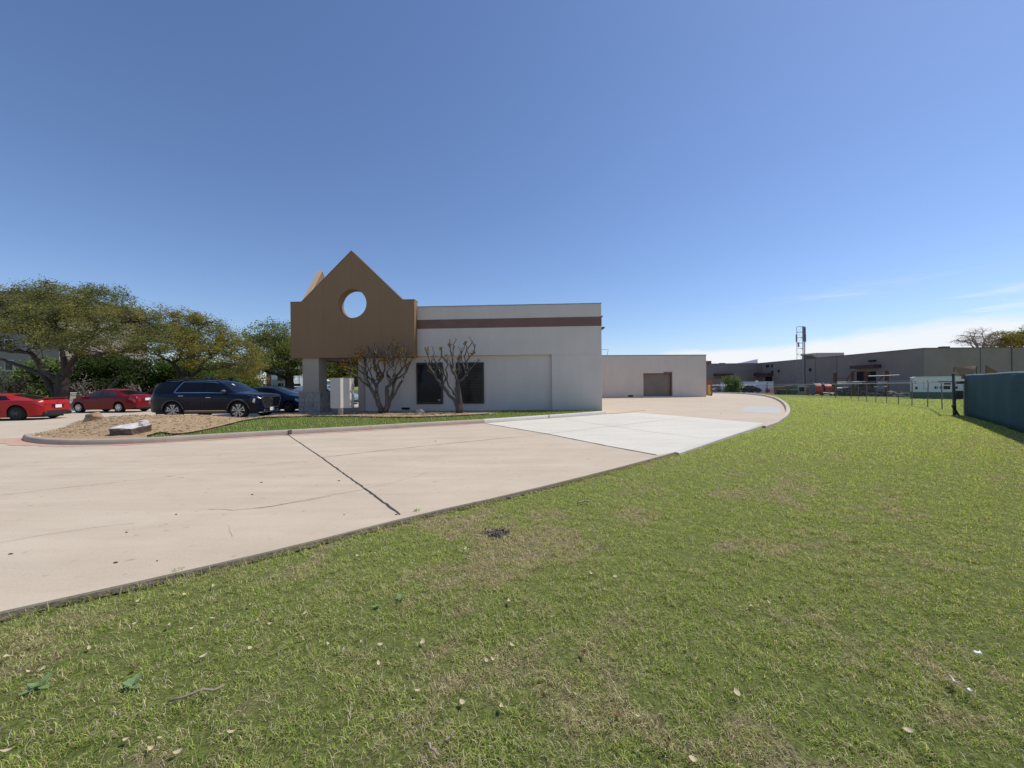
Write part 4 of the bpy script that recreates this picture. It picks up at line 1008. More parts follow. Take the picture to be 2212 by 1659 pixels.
def coupe_extra(c, t, d):
    part(c, t, 'side_window', M['carglass'], [[(-.98,1.20),(.72,1.14),(.22,1.84),(-.55,1.84)]])
    mb = MB(); c.cross(mb, .90, .34, 2.03, 3); mb.build('windscreen', M['carglass'], t, True)
    mb = MB(); c.cross(mb, -1.74, -.68, 2.10, 3); mb.build('rear_window', M['carglass'], t, True)
    part(c, t, 'tail_light', M['tail'], [[(-2.11,.80),(-1.78,.84),(-1.86,.93),(-2.11,.93)]], .008)
    x0 = c.x0
    for sd in (1, -1): pieces(t, 'tail_light', M['tail'], [(x0-.015, x0+.03, min(sd*.34, sd*.60), max(sd*.34, sd*.60), .735, .795)], .02)
    d_ = pieces(t, 'rear_diffuser', M['black'], [(x0-.02, x0+.3, -.66, .66, .20, .38), (x0-.03, x0+.1, -.52, .52, .40, .44)], .02)
    for sd in (1, -1):
        m = MB(); m.lathe([(.065, .06), (.065, -.03), (.05, -.035), (.048, .03)], (x0-.02, sd*.55, .30), (-1, 0, 0), 14); m.build('exhaust', M['chrome'], d_, True)
    pieces(t, 'plate_recess', M['maroon'], [(x0-.012, x0+.02, -.30, .30, .56, .74)], .02); plate(t, x0-.028, .63, dirn=-1)
    m = MB(); m.ball((x0-.02, 0, .87), (.02, .035, .03), 8, 6); m.build('emblem', M['maroon'], t, True)
    part(c, t, 'side_scoop', M['black'], [[(-.62,.30),(-.40,.26),(-.36,.62),(-.50,.66)]], .008)
    m = MB(); m.prism([(-2.06, 1.02), (-2.11, 1.05), (-2.08, 1.06), (-1.96, 1.035)], -.56, .56, 'y'); m.build('spoiler', M['orange'], t)
    mirrors(c, t, .58, .95, M['orange']); seams(c, t, (-.42, .86))
make_car('orange red sports coupe at the left edge with a white number plate', 'car', 'parked_car', CPE, (-24.65, 18.75, 0), PI+math.radians(9), M['orange'], coupe_extra, 'ten')

def scale_car(d, kx, ky, kz):
    f = lambda tab, q: [(a*kx, b*q) for a, b in tab]
    return dict(d, top=f(d['top'], kz), belt=f(d['belt'], kz), half=f(d['half'], ky), roofhalf=f(d['roofhalf'], ky), axles=tuple(a*kx for a in d['axles']), r=d['r']*max(1, kz), arch=d['arch']*max(1, kz))
make_car('dark blue saloon tucked behind the navy suv, nose towards the stone pier', 'car', 'parked_car', scale_car(SED, 1.12, 1.09, 1.03), (-14.05, 22.6, 0), 0, M['blue'], sedan_extra('carglass', False), 'ten')
HAT = scale_car(SED, 1.0, 1.06, 1.08); HAT['top'] = [(-2.27,.75),(-2.25,1.05),(-2.1,1.22),(-1.6,1.50),(-1.0,1.58),(-.4,1.60),(0,1.59),(.3,1.54),(1.12,1.10),(1.28,1.06),(1.8,.95),(2.0,.83),(2.10,.66)]
make_car('silver blue hatchback half hidden behind the stone pier', 'car', 'parked_car', HAT, (-13.0, 27.0, 0), math.radians(-2), M['silverblue'], sedan_extra('carglass', False), 'ten')
make_car('black saloon parked far off behind the dark blue saloon', 'car', 'parked_car', scale_car(SED, 1.1, 1.08, 1.05), (-20.3, 33.5, 0), math.radians(8), M['blackcar'], sedan_extra('carglass', False), 'ten')
make_car('maroon saloon whose roof shows between the red saloon and the suv', 'car', 'parked_car', scale_car(SED, 1.08, 1.08, 1.04), (-24.7, 28.0, -.08), 0, M['maroon'], sedan_extra('carglass', False), 'ten')
yc = at(1616.5, 848, 71)
make_car('dark car with sunlit roof parked behind the yard shrub and fence', 'car', 'parked_car', scale_car(SED, 1.05, 1.05, 1.0), (yc.x, yc.y, GZ+.1), math.radians(3), M['blackcar'], sedan_extra('carglass', False), 'ten')
# ------------------------------------------------------------------ vegetation
def set_col(me, cols):
    a = me.color_attributes.new('Col', 'FLOAT_COLOR', 'POINT'); a.data.foreach_set('color', cols.astype(np.float32).ravel())
def raw_mesh(name, V, faces_n, mat, cols, parent=None):
    """V (n,3); all faces with faces_n verts taken in order"""
    n = len(V); me = bpy.data.meshes.new(name); nf = n//faces_n
    me.vertices.add(n); me.vertices.foreach_set('co', V.astype(np.float32).ravel())
    me.loops.add(n); me.loops.foreach_set('vertex_index', np.arange(n, dtype=np.int32))
    me.polygons.add(nf); me.polygons.foreach_set('loop_start', np.arange(0, n, faces_n, dtype=np.int32))
    me.update(calc_edges=True); me.materials.append(mat); set_col(me, cols)
    o = bpy.data.objects.new(name, me); COL.objects.link(o)
    if parent: o.parent = parent
    return o
def leaves(C, size, rng, flat=.35):
    """leaf quads (rhombi) round the centres C -> (4n,3)"""
    n = len(C); d = rng.normal(size=(n, 3)); d[:, 2] *= flat*1.6; d /= np.linalg.norm(d, axis=1)[:, None]+1e-9
    e = rng.normal(size=(n, 3)); e -= d*(e*d).sum(1)[:, None]; e /= np.linalg.norm(e, axis=1)[:, None]+1e-9
    L = size*rng.uniform(.6, 1.35, (n, 1)); w = L*rng.uniform(.35, .6, (n, 1))
    V = np.stack([C-d*L, C+e*w, C+d*L, C-e*w], 1); return V.reshape(-1, 3)
def leafcol(n, pal, rng, per=4, grp=None):
    """colour per leaf out of a palette, varied per clump and per leaf"""
    pal = np.array(pal); g = rng.integers(0, len(pal), n) if grp is None else grp
    c = pal[g]*rng.uniform(.65, 1.35, (n, 1)); c = np.repeat(c, per, 0); return np.concatenate([c, np.ones((len(c), 1))], 1)
OAK = [(.140,.143,.058),(.178,.168,.060),(.118,.128,.058),(.20,.178,.062),(.088,.100,.048)]
OAKG = [(.12,.142,.055),(.10,.12,.05),(.16,.165,.06),(.14,.145,.055)]
LIME = [(.08,.125,.028),(.065,.105,.024),(.105,.145,.035),(.05,.08,.02)]
def wiggle(pts, amt, rnd, n=3):
    pts = [Vector(p) for p in pts]; out = [pts[0]]
    for a, b in zip(pts, pts[1:]):
        L = (b-a).length
        for k in range(1, n+1):
            q = a.lerp(b, k/n)
            if k < n: q += Vector((rnd.uniform(-1,1), rnd.uniform(-1,1), rnd.uniform(-.7,.7)))*L*amt
            out.append(q)
    return out
def tree(name, label, cat, base, limbs, blobs, pal, nclump, nleaf, lsz, seed, bark='bark', clump_r=.5, group=None, twig=.03):
    """limbs: [(points, r0, r1)]; blobs: [(centre, (rx,ry,rz))] that the crown fills"""
    rnd = random.Random(seed); rng = np.random.default_rng(seed)
    t = thing(name, label, cat, (0,0,0), 0, group); tm = MB(); nodes = []
    for pts, r0, r1 in limbs:
        w = wiggle(pts, .07, rnd, 4); n = len(w); tm.tube(w, [r0+(r1-r0)*(i/(n-1))**.8 for i in range(n)], 9); nodes += w[n//3:]
    nodes = np.array([tuple(p) for p in nodes]); wts = np.array([b[1][0]*b[1][1]*b[1][2] for b in blobs])**.75; wts /= wts.sum()
    C = []; twigs = []
    for _ in range(nclump):
        b = blobs[rng.choice(len(blobs), p=wts)]; d = rng.normal(size=3); d /= np.linalg.norm(d); r = rng.uniform(.35, 1.0)**.5
        if rng.uniform() < .12: r *= rng.uniform(1.0, 1.22)
        c = np.array(b[0])+d*np.array(b[1])*r; C.append(c)
    C = np.array(C)
    for c in C:
        k = nodes[np.argmin(((nodes-c)**2).sum(1)+rng.uniform(0, 1.5, len(nodes)))]
        mid = (k+c)/2+rng.normal(size=3)*.22; tm.tube([k, mid, c], [twig*1.6, twig, twig*.35], 4, False)
    tm.build('trunk', M[bark], t, True)
    cnt = rng.integers(int(nleaf*.45), int(nleaf*1.5), len(C)); idx = np.repeat(np.arange(len(C)), cnt)
    rr_ = clump_r*rng.uniform(.6, 1.35, len(C)); P = C[idx]+np.clip(rng.normal(size=(len(idx), 3)), -2.2, 2.2)*(rr_[idx, None])*np.array([.62,.62,.40])
    V = leaves(P, lsz, rng); pick = rng.integers(0, len(pal), len(C))[idx]; sw = rng.uniform(size=len(idx)) < .3; pick[sw] = rng.integers(0, len(pal), sw.sum())
    raw_mesh('crown', V, 4, M['leaf'], leafcol(len(P), pal, rng, 4, pick), t)
    return t
def px(Y, *uv): return [tuple(at(u, v, Y)) for u, v in uv]
def blob(u, v, Y, ru, rv, ry=None):
    c = at(u, v, Y); k = Y/F; return ((c.x, c.y, c.z), (ru*k, (ry if ry else ru*k), rv*k))
q1 = crop(0, 1200, 3.687); q2 = crop(500, 1150, 3.0157); q0 = crop(0, 1050, 2.5529)
Y1 = 29.0
limbs = [(px(Y1, q1(900,1640), q1(890,1380), q1(900,1150), q1(925,1040)), .44, .36),
  (px(Y1, q1(925,1060), q1(950,900), q1(920,760), q1(880,650), q0(520,560)), .30, .07), (px(Y1, q1(930,1060), q1(1020,880), q1(1100,740), q0(870,800), q0(1000,560)), .27, .06),
  (px(Y1, q1(900,1150), q1(760,1040), q1(600,940), q1(540,800), q1(450,700), q1(150,680), q1(-200,640)), .26, .09), (px(Y1, q1(850,1420), q1(760,1230), q1(640,1030), q1(430,940), q1(230,870), q1(60,800), q1(-200,760)), .24, .07),
  (px(Y1, q0(700,860), q0(900,700), q0(1200,600), q0(1400,520)), .14, .03), (px(Y1, q0(600,700), q0(560,480), q0(480,300), q0(460,160)), .12, .025), (px(Y1, q0(620,640), q0(800,420), q0(940,260)), .11, .025),
  (px(Y1, q0(300,700), q0(100,500), q0(-60,300)), .12, .03), (px(Y1, q0(740,860), q0(1000,900), q0(1300,860)), .13, .03)]
blobs = [blob(*q0(a, b), Y1+dy, ru, rv, ry) for a, b, dy, ru, rv, ry in [(420,400,0,70,36,3.5),(760,360,1,70,34,3.2),(1050,360,-1,55,28,2.8),(120,480,0,80,45,3.5),(500,560,-2,80,36,3),(850,560,0,85,50,3.6),(1150,560,-1,75,45,3),(1400,650,0,65,42,3),(180,680,-1.5,85,34,3),(620,740,-2.5,70,24,2),(1000,760,-2,80,30,2.5),(1350,800,-1,70,28,2.4),(560,280,1,40,26,2),(-150,560,0,70,60,3.5),(1560,720,0,26,30,1.6),(1000,270,0,40,18,2),(80,300,0,30,24,1.5)]]
tree('live_oak', 'broad olive live oak at the far left, over the orange red coupe', 'tree', None, limbs, blobs, OAK, 480, 150, .060, 3, clump_r=.48, twig=.02, group='live oaks by the car park')
Y2 = 34.0
limbs = [(px(Y2, q2(690,1260), q2(680,1060), q2(690,1000)), .36, .30), (px(Y2, q2(660,1060), q2(610,930), q2(540,850), q2(420,770), q2(330,740)), .24, .06), (px(Y2, q2(545,850), q2(640,760), q2(600,520), q2(570,300)), .15, .03),
  (px(Y2, q2(690,1010), q2(700,860), q2(740,720), q2(800,500), q2(930,350)), .20, .03), (px(Y2, q2(720,1040), q2(800,970), q2(890,910), q2(1080,910), q2(1180,850)), .18, .06), (px(Y2, q2(850,950), q2(870,860), q2(1000,780), q2(1150,640)), .14, .03), (px(Y2, q2(1080,910), q2(1300,860), q2(1480,760)), .11, .03)]
blobs = [blob(*q2(a, b), Y2+dy, ru, rv, ry) for a, b, dy, ru, rv, ry in [(600,320,0,34,30,2),(560,480,0,50,36,3),(850,480,1,55,40,3),(960,370,0,34,26,2),(700,640,-1,60,36,3),(1000,600,0,60,42,3),(1200,700,-.5,56,40,2.8),(1420,780,0,40,42,2.4),(1500,900,-.5,26,36,2),(1000,780,-1.5,60,26,2.5),(480,640,0,40,40,2.5),(1300,560,0,24,20,1.5),(1450,640,0,20,20,1.5),(1300,880,-1,40,26,2)]]
tree('live_oak', 'golden olive live oak standing behind the navy suv', 'tree', None, limbs, blobs, OAK[:4]+[(.20,.155,.028)], 350, 150, .062, 5, clump_r=.50, twig=.02, group='live oaks by the car park')
Y3 = 45.0; q4 = crop(950, 1400, 6.913)
limbs = [(px(Y3, q4(1315,920), q4(1310,700), q4(1310,500), q4(1320,380)), .50, .38), (px(Y3, q4(1270,640), q4(1120,570), q4(960,510), q4(700,450), q4(560,400)), .26, .08), (px(Y3, q4(1380,520), q4(1560,510), q4(1700,430)), .18, .06), (px(Y3, q4(1320,400), q4(1280,200), q4(1250,-50)), .26, .05), (px(Y3, q4(1310,450), q4(1500,250), q4(1700,100)), .2, .05)]
blobs = [blob(*q2(a, b), Y3+dy, ru, rv, ry) for a, b, dy, ru, rv, ry in [(1640,520,0,36,24,3),(1830,500,0,40,26,3),(1700,640,0,50,30,3.5),(1880,680,0,60,34,3.5),(1740,780,-1,48,30,3),(1900,860,-1,50,24,3),(2000,780,0,50,40,3),(1660,880,0,30,20,2),(1560,640,0,22,18,2)]]
tree('live_oak', 'greener live oak between the golden oak and the tan porch', 'tree', None, limbs, blobs, OAKG+[(.13,.14,.03)], 300, 90, .10, 9, clump_r=.62, group='live oaks by the car park')
Y4 = 46.0; q5 = crop(1150, 1380, 6.38)
limbs = [(px(Y4, q5(1640,900), q5(1620,760), q5(1560,660)), .34, .26), (px(Y4, q5(1560,660), q5(1300,640), q5(1050,660), q5(880,700)), .2, .05), (px(Y4, q5(1560,660), q5(1700,600), q5(1900,560)), .16, .04), (px(Y4, q5(1560,670), q5(1500,400), q5(1400,200)), .2, .04)]
blobs = [blob(*q5(a, b), Y4+dy, ru, rv, ry) for a, b, dy, ru, rv, ry in [(930,420,-3,20,20,2),(1150,460,0,40,22,3),(1400,480,0,40,22,3),(1650,480,0,36,24,3),(1300,280,0,60,26,3),(860,500,-3,12,14,1.2),(1650,250,0,50,26,3)]]
tree('live_oak', 'live oak glimpsed through the porch between pier and wall', 'tree', None, limbs, blobs, OAKG+[(.17,.17,.03)], 300, 60, .12, 13, clump_r=.6, group='live oaks by the car park')
# brighter trees and bushes in the gaps behind the oaks
for i, (lab, bl_, pal, seed, Yb, tr) in enumerate([
  ('dark green broadleaf tree filling the gap behind the red saloon', [(215,790,0,50,26,3),(270,800,0,40,26,3),(200,830,0,40,22,3),(260,835,-1,40,20,3),(310,805,0,26,30,3)], [(.03,.046,.016),(.042,.062,.02),(.022,.034,.013),(.056,.078,.024)], 21, 41, (235,868)),
  ('bright lime tree behind the golden oak and suv roof', [(345,808,0,34,26,3),(410,795,0,44,20,3),(450,812,0,30,22,2.5),(380,830,0,30,18,2)], LIME, 22, 44, (390,868)),
  ('pale lime sapling behind the trunk of the broad oak', [(85,812,0,30,22,2),(115,800,0,26,22,2),(70,838,0,26,14,2),(110,840,0,24,16,2)], [(.13,.165,.06),(.10,.13,.05),(.15,.18,.07)], 23, 38, (92,872)),
  ('grey green bush below the golden oak canopy', [(500,822,0,26,18,2),(525,832,0,16,14,2)], [(.09,.13,.05),(.07,.11,.04),(.11,.14,.05)], 24, 40, (505,862))]):
    b = gnd(*tr); base = at(tr[0], 830, Yb); base.z = 0; c = at(bl_[0][0], bl_[0][1], Yb)
    limbs = [([base, at(tr[0]+3, 838, Yb), at(tr[0], 815, Yb)], .16, .07)] + [([at(tr[0]+2, 840, Yb), at(x[0], x[1]+6, Yb)], .08, .03) for x in bl_]
    tree('broadleaf_tree', lab, 'tree', None, limbs, [blob(x[0], x[1], Yb+x[2], x[3], x[4], x[5]) for x in bl_], pal, 190, 80, .13, seed, clump_r=.7)

# bare multi-stem shrubs
def stems_tree(name, label, cat, base, stems, bark, tufts, tuft_pal, seed, knob=1.35, tuft_n=60, group=None, tr=.16, thin=.74, extra=0):
    rnd = random.Random(seed); rng = np.random.default_rng(seed); t = thing(name, label, cat, (0,0,0), 0, group); m = MB()
    stems = list(stems)
    for pts, r0, r1 in list(stems):
        for _ in range(extra):
            P_ = [Vector(q) for q in pts]; i_ = rnd.randint(max(0, len(P_)//2-1), len(P_)-2); a_ = P_[i_].lerp(P_[i_+1], rnd.random()); up_ = Vector((rnd.uniform(-.28,.28), rnd.uniform(-.2,.2), rnd.uniform(.2,.5))); stems.append(([a_, a_+up_*.5+Vector((rnd.uniform(-.08,.08), 0, 0)), a_+up_], r1*1.1, r1*.75))
    for pts, r0, r1 in stems:
        w = wiggle(pts, .09, rnd, 3); n = len(w); r1 *= thin; r0 *= .5+.5*thin; rad = [max(r1, r0+(r1-r0)*(i/(n-1))) * rnd.uniform(.9, 1.15) for i in range(n)]
        m.tube(w, rad, 8); e = w[-1]
        m.ball(e, r1*knob*1.35, 7, 5)
        for _ in range(4):
            d = Vector((rnd.uniform(-1,1), rnd.uniform(-1,1), rnd.uniform(.0,1.3)))*.075; m.tube([e, e+d*.6, e+d+Vector((0,0,.03))], [r1*.6, r1*.4, r1*.25], 5)
    m.build('trunk', M[bark], t, True)
    if tufts:
        C = np.concatenate([np.array(c)+rng.normal(size=(tuft_n, 3))*tr*np.array([.7,.7,.75])*k for c, k in tufts]); 
        raw_mesh('foliage', leaves(C, .045, rng, .9), 4, M['leaf'], leafcol(len(C), tuft_pal, rng), t)
    return t
qa = crop(1340, 1320, 4.878); qb = crop(1600, 1150, 2.765)
def S(q, Y, pts, dy, r0, r1):
    n = len(pts); return ([at(*q(a, b), Y+dy*(i/(n-1))) for i, (a, b) in enumerate(pts)], r0, r1)
YA = gnd(828, 893, .14).y
st = [S(qa, YA, p, dy, r0, r1) for p, dy, r0, r1 in [
 ([(770,1500),(700,1230),(600,1050),(520,880),(430,640),(340,500)], -.3, .125, .030), ([(600,1010),(440,900),(340,800),(200,730),(100,640)], -.3, .052, .030),
 ([(520,880),(470,760),(330,640),(270,540)], .1, .05, .026), ([(500,820),(480,600),(490,420),(560,290)], .2, .045, .026), ([(520,830),(540,640),(460,480)], .3, .04, .026),
 ([(800,1500),(740,1200),(700,1000),(640,900),(520,780),(460,640)], .1, .12, .03), ([(700,980),(760,800),(690,640),(640,560),(660,400),(640,280)], .2, .07, .028), ([(740,900),(700,760),(650,600),(680,420),(720,340),(760,240)], -.2, .055, .026),
 ([(770,880),(800,740),(740,620),(720,430),(600,340),(540,250)], .3, .05, .026), ([(650,900),(590,760),(560,680),(590,560),(570,470)], -.2, .042, .024), ([(780,860),(860,640),(840,500),(815,400)], .2, .05, .026),
 ([(850,1490),(900,1200),(890,1000),(1010,860),(1060,760),(1010,640),(950,560),(850,300)], -.2, .12, .028), ([(870,1480),(1000,1120),(1050,860),(1180,650),(1240,590)], .2, .11, .032), ([(1040,880),(1230,740),(1300,620),(1370,490),(1390,420)], .1, .055, .028),
 ([(930,1290),(1100,1010),(1160,900),(1190,870)], -.3, .07, .05), ([(1190,870),(1250,700),(1260,540),(1240,470)], -.2, .04, .022), ([(1010,800),(1070,600),(1090,480)], .3, .045, .024), ([(960,900),(890,770),(900,720)], -.2, .045, .03), ([(1000,640),(1000,480),(920,320),(930,150)], .2, .045, .024),
 ([(1010,660),(1040,420),(1000,300),(1010,180)], -.1, .045, .026), ([(1020,480),(1060,300),(1130,200)], .1, .04, .026), ([(1180,640),(1160,480),(1140,280)], .3, .035, .022), ([(1250,560),(1210,380),(1180,300)], .1, .034, .022), ([(1260,500),(1280,380),(1250,280)], -.2, .034, .024), ([(950,600),(930,420),(880,320)], -.3, .04, .024), ([(700,700),(770,740),(800,760)], -.1, .03, .026), ([(900,760),(960,840),(1000,860)], .1, .035, .03), ([(640,420),(690,360),(690,270)], .1, .03, .02)]]
tf = [(tuple(at(*qa(a, b), YA+d)), k) for a, b, d, k in [(80,570,-.3,1.3),(240,480,0,1.4),(330,390,.1,1.2),(400,280,.1,1.1),(420,400,.1,1.1),(130,620,-.3,.8),(680,380,.1,.8),(830,460,.1,.9),(890,480,-.1,1),(1030,180,0,1.2),(1100,400,.1,1),(940,560,.2,1),(1380,400,.1,1.0),(1190,290,.1,.7),(1240,560,.1,1),(760,780,0,.8),(680,620,-.1,.7),(300,520,0,.9),(980,460,.1,.9)]]
RUST = [(.16,.075,.02),(.20,.10,.022),(.12,.05,.018),(.17,.13,.03),(.10,.085,.022)]
stems_tree('crape_myrtle', 'larger pruned crape myrtle with rusty tufts in front of the porch wall', 'shrub', None, st, 'bark2', tf, RUST, 31, tuft_n=70, group='pruned crape myrtles by the facade', tr=.14, extra=1)
YB = gnd(985, 893, .14).y
st = [S(qb, YB, p, dy, r0, r1) for p, dy, r0, r1 in [
 ([(565,1315),(520,1170),(400,1030),(330,950),(280,860),(240,800),(205,745)], -.2, .11, .026), ([(575,1315),(560,1150),(540,1060),(555,960),(520,880),(490,800),(430,690)], .2, .12, .026), ([(600,1315),(580,1120),(570,980),(630,930),(680,850),(790,740)], -.1, .11, .028),
 ([(660,920),(640,860),(610,770),(600,650)], .2, .05, .024), ([(600,880),(560,760),(600,660)], .1, .045, .022), ([(640,860),(660,780),(630,700),(660,620),(640,545)], .2, .045, .026), ([(680,850),(650,760),(720,680),(750,660)], -.2, .045, .026), ([(720,680),(745,620),(748,575)], -.2, .032, .022),
 ([(520,900),(440,760),(380,690),(375,610)], -.2, .05, .026), ([(330,950),(260,840),(245,720),(232,630)], .1, .05, .028), ([(500,830),(500,700),(480,640),(475,575)], .2, .042, .03), ([(500,740),(510,650),(520,600)], .2, .036, .026), ([(400,1010),(430,930),(400,830),(370,760),(350,740)], .2, .045, .024), ([(400,900),(360,820),(300,740),(280,700)], -.1, .04, .024), ([(520,1120),(440,960),(430,850),(450,790),(435,690)], -.3, .05, .022), ([(300,900),(260,870),(245,820)], .1, .05, .035), ([(370,900),(330,800),(310,730)], .2, .035, .022), ([(560,940),(570,800),(580,700)], -.3, .04, .022)]]
tf = [(tuple(at(*qb(a, b), YB+d)), k) for a, b, d, k in [(232,630,.1,.8),(475,575,.2,.7),(640,550,.2,.6),(710,660,-.2,.8),(510,850,.1,1.0),(320,800,0,.9),(270,840,0,.8),(570,720,.2,.7),(375,615,-.2,.6)]]
stems_tree('crape_myrtle', 'smaller pruned crape myrtle standing across the two dark windows', 'shrub', None, st, 'bark2', tf, [(.15,.10,.025),(.20,.15,.03),(.11,.07,.025)], 33, tuft_n=30, group='pruned crape myrtles by the facade', tr=.12, extra=1)
# bare shrubs far left
rnd = random.Random(41)
def bare(label, u, v, Y, w, hgt, n, seed, bark='bark3', r0=.06, cat='shrub', name='bare_shrub'):
    rnd = random.Random(seed); b = at(u, v, Y); b.z = 0; stm = []
    for _ in range(n):
        a = rnd.uniform(-1, 1); d = rnd.uniform(-.5, .5); top = Vector((b.x+a*w, b.y+d*w, hgt*rnd.uniform(.75, 1)*(1-.25*abs(a)))); mid = b.lerp(top, .5)+Vector((a*w*.12, 0, hgt*.08))
        stm.append(([b+Vector((a*.15, d*.1, 0)), mid, top], r0, r0*.35))
        for _ in range(2): stm.append(([mid, mid.lerp(top, .5)+Vector((rnd.uniform(-.3,.3)*w, rnd.uniform(-.2,.2)*w, .1*hgt)), top+Vector((rnd.uniform(-.35,.35)*w, rnd.uniform(-.3,.3)*w, rnd.uniform(-.2,.15)*hgt))], r0*.5, r0*.25))
    stems_tree(name, label, cat, None, stm, bark, [], None, seed)
bare('bare grey shrub rising behind the bonnet of the red saloon', 205, 868, 31, 1.9, 2.6, 11, 43)
bare('bare pruned shrub at the far left edge behind the coupe roof', 14, 868, 31, 2.0, 3.1, 10, 44, 'bark', .07)
bare('leaning bare shrub between coupe roof and oak trunk', 62, 868, 34, 1.5, 2.9, 6, 46, 'bark', .06)
bare('pale bare twiggy shrub beside the boot of the suv', 318, 868, 36, 1.6, 2.3, 8, 45, 'bark3', .05)

# ------------------------------------------------------------------ boulders
def rock(name, label, base, dims, mat, seed, flat=0.0, rz=0.0, cap=None, up=0.0):
    rnd = random.Random(seed); bm = bmesh.new(); bmesh.ops.create_icosphere(bm, subdivisions=4, radius=1)
    ks = [(Vector((rnd.gauss(0,1), rnd.gauss(0,1), rnd.gauss(0,1))).normalized(), rnd.uniform(.58, .88)) for _ in range(11)]
    for v in bm.verts:
        c = v.co.copy()
        q4 = (c.x**4+c.y**4+c.z**4)**.25; c = c/max(q4, 1e-6)
        for d, k in ks:
            e = c.dot(d)
            if e > k: c -= d*(e-k)*.985
        c += Vector((math.sin(c.y*9+seed), math.sin(c.z*11+1), math.sin(c.x*8+2)))*.022
        if flat and c.z > flat: c.z = flat+(c.z-flat)*.12
        v.co = Vector((c.x*dims[0], c.y*dims[1], c.z*dims[2]))
    me = bpy.data.meshes.new(name); bm.to_mesh(me); bm.free(); me.materials.append(mat)
    o = bpy.data.objects.new(name, me); COL.objects.link(o); o.location = (base.x, base.y, base.z+dims[2]*.55+up); o.rotation_euler = (0, 0, rz)
    try: me.set_sharp_from_angle(angle=math.radians(30)); me.polygons.foreach_set('use_smooth', [True]*len(me.polygons)); me.set_sharp_from_angle(angle=math.radians(14))
    except Exception: pass
    return tag(o, label, 'boulder')
def strat(name, cols, zs):
    m, nt, b = newmat(name); co = objco(nt, (.6,.6,zs)); n = noise(nt, 2.2, 8, .7, co, .6); n2 = noise(nt, 9, 6, .7, objco(nt))
    c = ramp(nt, n, cols); c = mix(nt, 1.0, c, ramp(nt, n2, [(.3, (.72,.70,.68)), (.7, (1.1,1.1,1.1))]), 'MULTIPLY')
    nt.links.new(c, b.inputs['Base Color']); b.inputs['Roughness'].default_value = .92; bump(nt, b, n2, .8, .04); return m
M['rk1'] = strat('brown_layered_sandstone', [(.3,(.08,.045,.03)),(.42,(.24,.15,.09)),(.55,(.45,.33,.21)),(.72,(.14,.08,.05))], 2.5)
M['rk2'] = strat('white_crusted_slab_rock', [(.3,(.40,.35,.34)),(.45,(.64,.60,.57)),(.7,(.72,.69,.67))], .4)
M['rk3'] = strat('dark_layered_slab_side', [(.3,(.05,.035,.032)),(.5,(.12,.075,.06)),(.75,(.24,.20,.17))], 1.2)
p = on_island(184, 911.5); rock('boulder', 'squat brown layered boulder at the back of the mulch bed', p+Vector((.05,.3,-.12)), (.33,.30,.30), M['rk1'], 5, 0, .3, up=.08)
def slab_rock():
    p = on_island(236, 931); p.y += .45
    rnd = random.Random(8); o = tag(None or thing('slab_rock', 'flat dark slab boulder with a white crusted top on the mulch', 'boulder', p+Vector((.05,.1,.02)), .12), 'flat dark slab boulder with a white crusted top on the mulch', 'boulder')
    pts = [(-.62,-.42),(-.30,-.47),(.10,-.44),(.48,-.40),(.66,-.1),(.72,.35),(.40,.55),(-.05,.60),(-.42,.30),(-.66,-.05)]
    def lay(sc, z, j, dx=0, dy=0):
        return [(.49*a*sc+.49*rnd.uniform(-j, j)+dx, (b*sc+rnd.uniform(-j, j)+dy)*.75, .38*(z+rnd.uniform(-.05,.05))) for a, b in pts]
    o.rotation_euler = (math.radians(8), math.radians(2), .12); o.location.z -= .03
    n = len(pts); L = [lay(.97,-1.1,.02), lay(1.0,.02,.02), lay(1.03,.12,.025), lay(.98,.22,.025)]; m = MB()
    m.grid([r+[r[0]] for r in L]); bo = m.build('side', M['rk3'], o)
    t = MB(); T = [lay(.985,.215,.01), lay(.93,.255,.02), lay(.6,.30,.04), lay(.25,.33,.03)]; t.grid([r+[r[0]] for r in T]); t.add(T[-1], [tuple(range(n))])
    for cx, cy, cz, r in ((.42,.28,.36,.17),(.18,.38,.34,.13),(.55,.08,.31,.12)): 
        t.box((cx*.49, cy*.75, cz*.42+.01), (r*1.1, r*1.0, r*.5), M=Matrix.Rotation(cx*3, 3, 'Z') @ Matrix.Rotation(.35-cy, 3, 'X'), taper=.7)
    t.build('top', M['rk2'], o)
slab_rock()
p = on_island(906, 893); rock('stone', 'small white streaked grey rock by the dark window', p+Vector((0,.1,-.03)), (.30,.18,.15), strat('grey_streaked_stone', [(.3,(.06,.05,.05)),(.5,(.20,.18,.165)),(.62,(.52,.49,.46)),(.8,(.10,.09,.085))], 2.0), 12, 0, -.4)

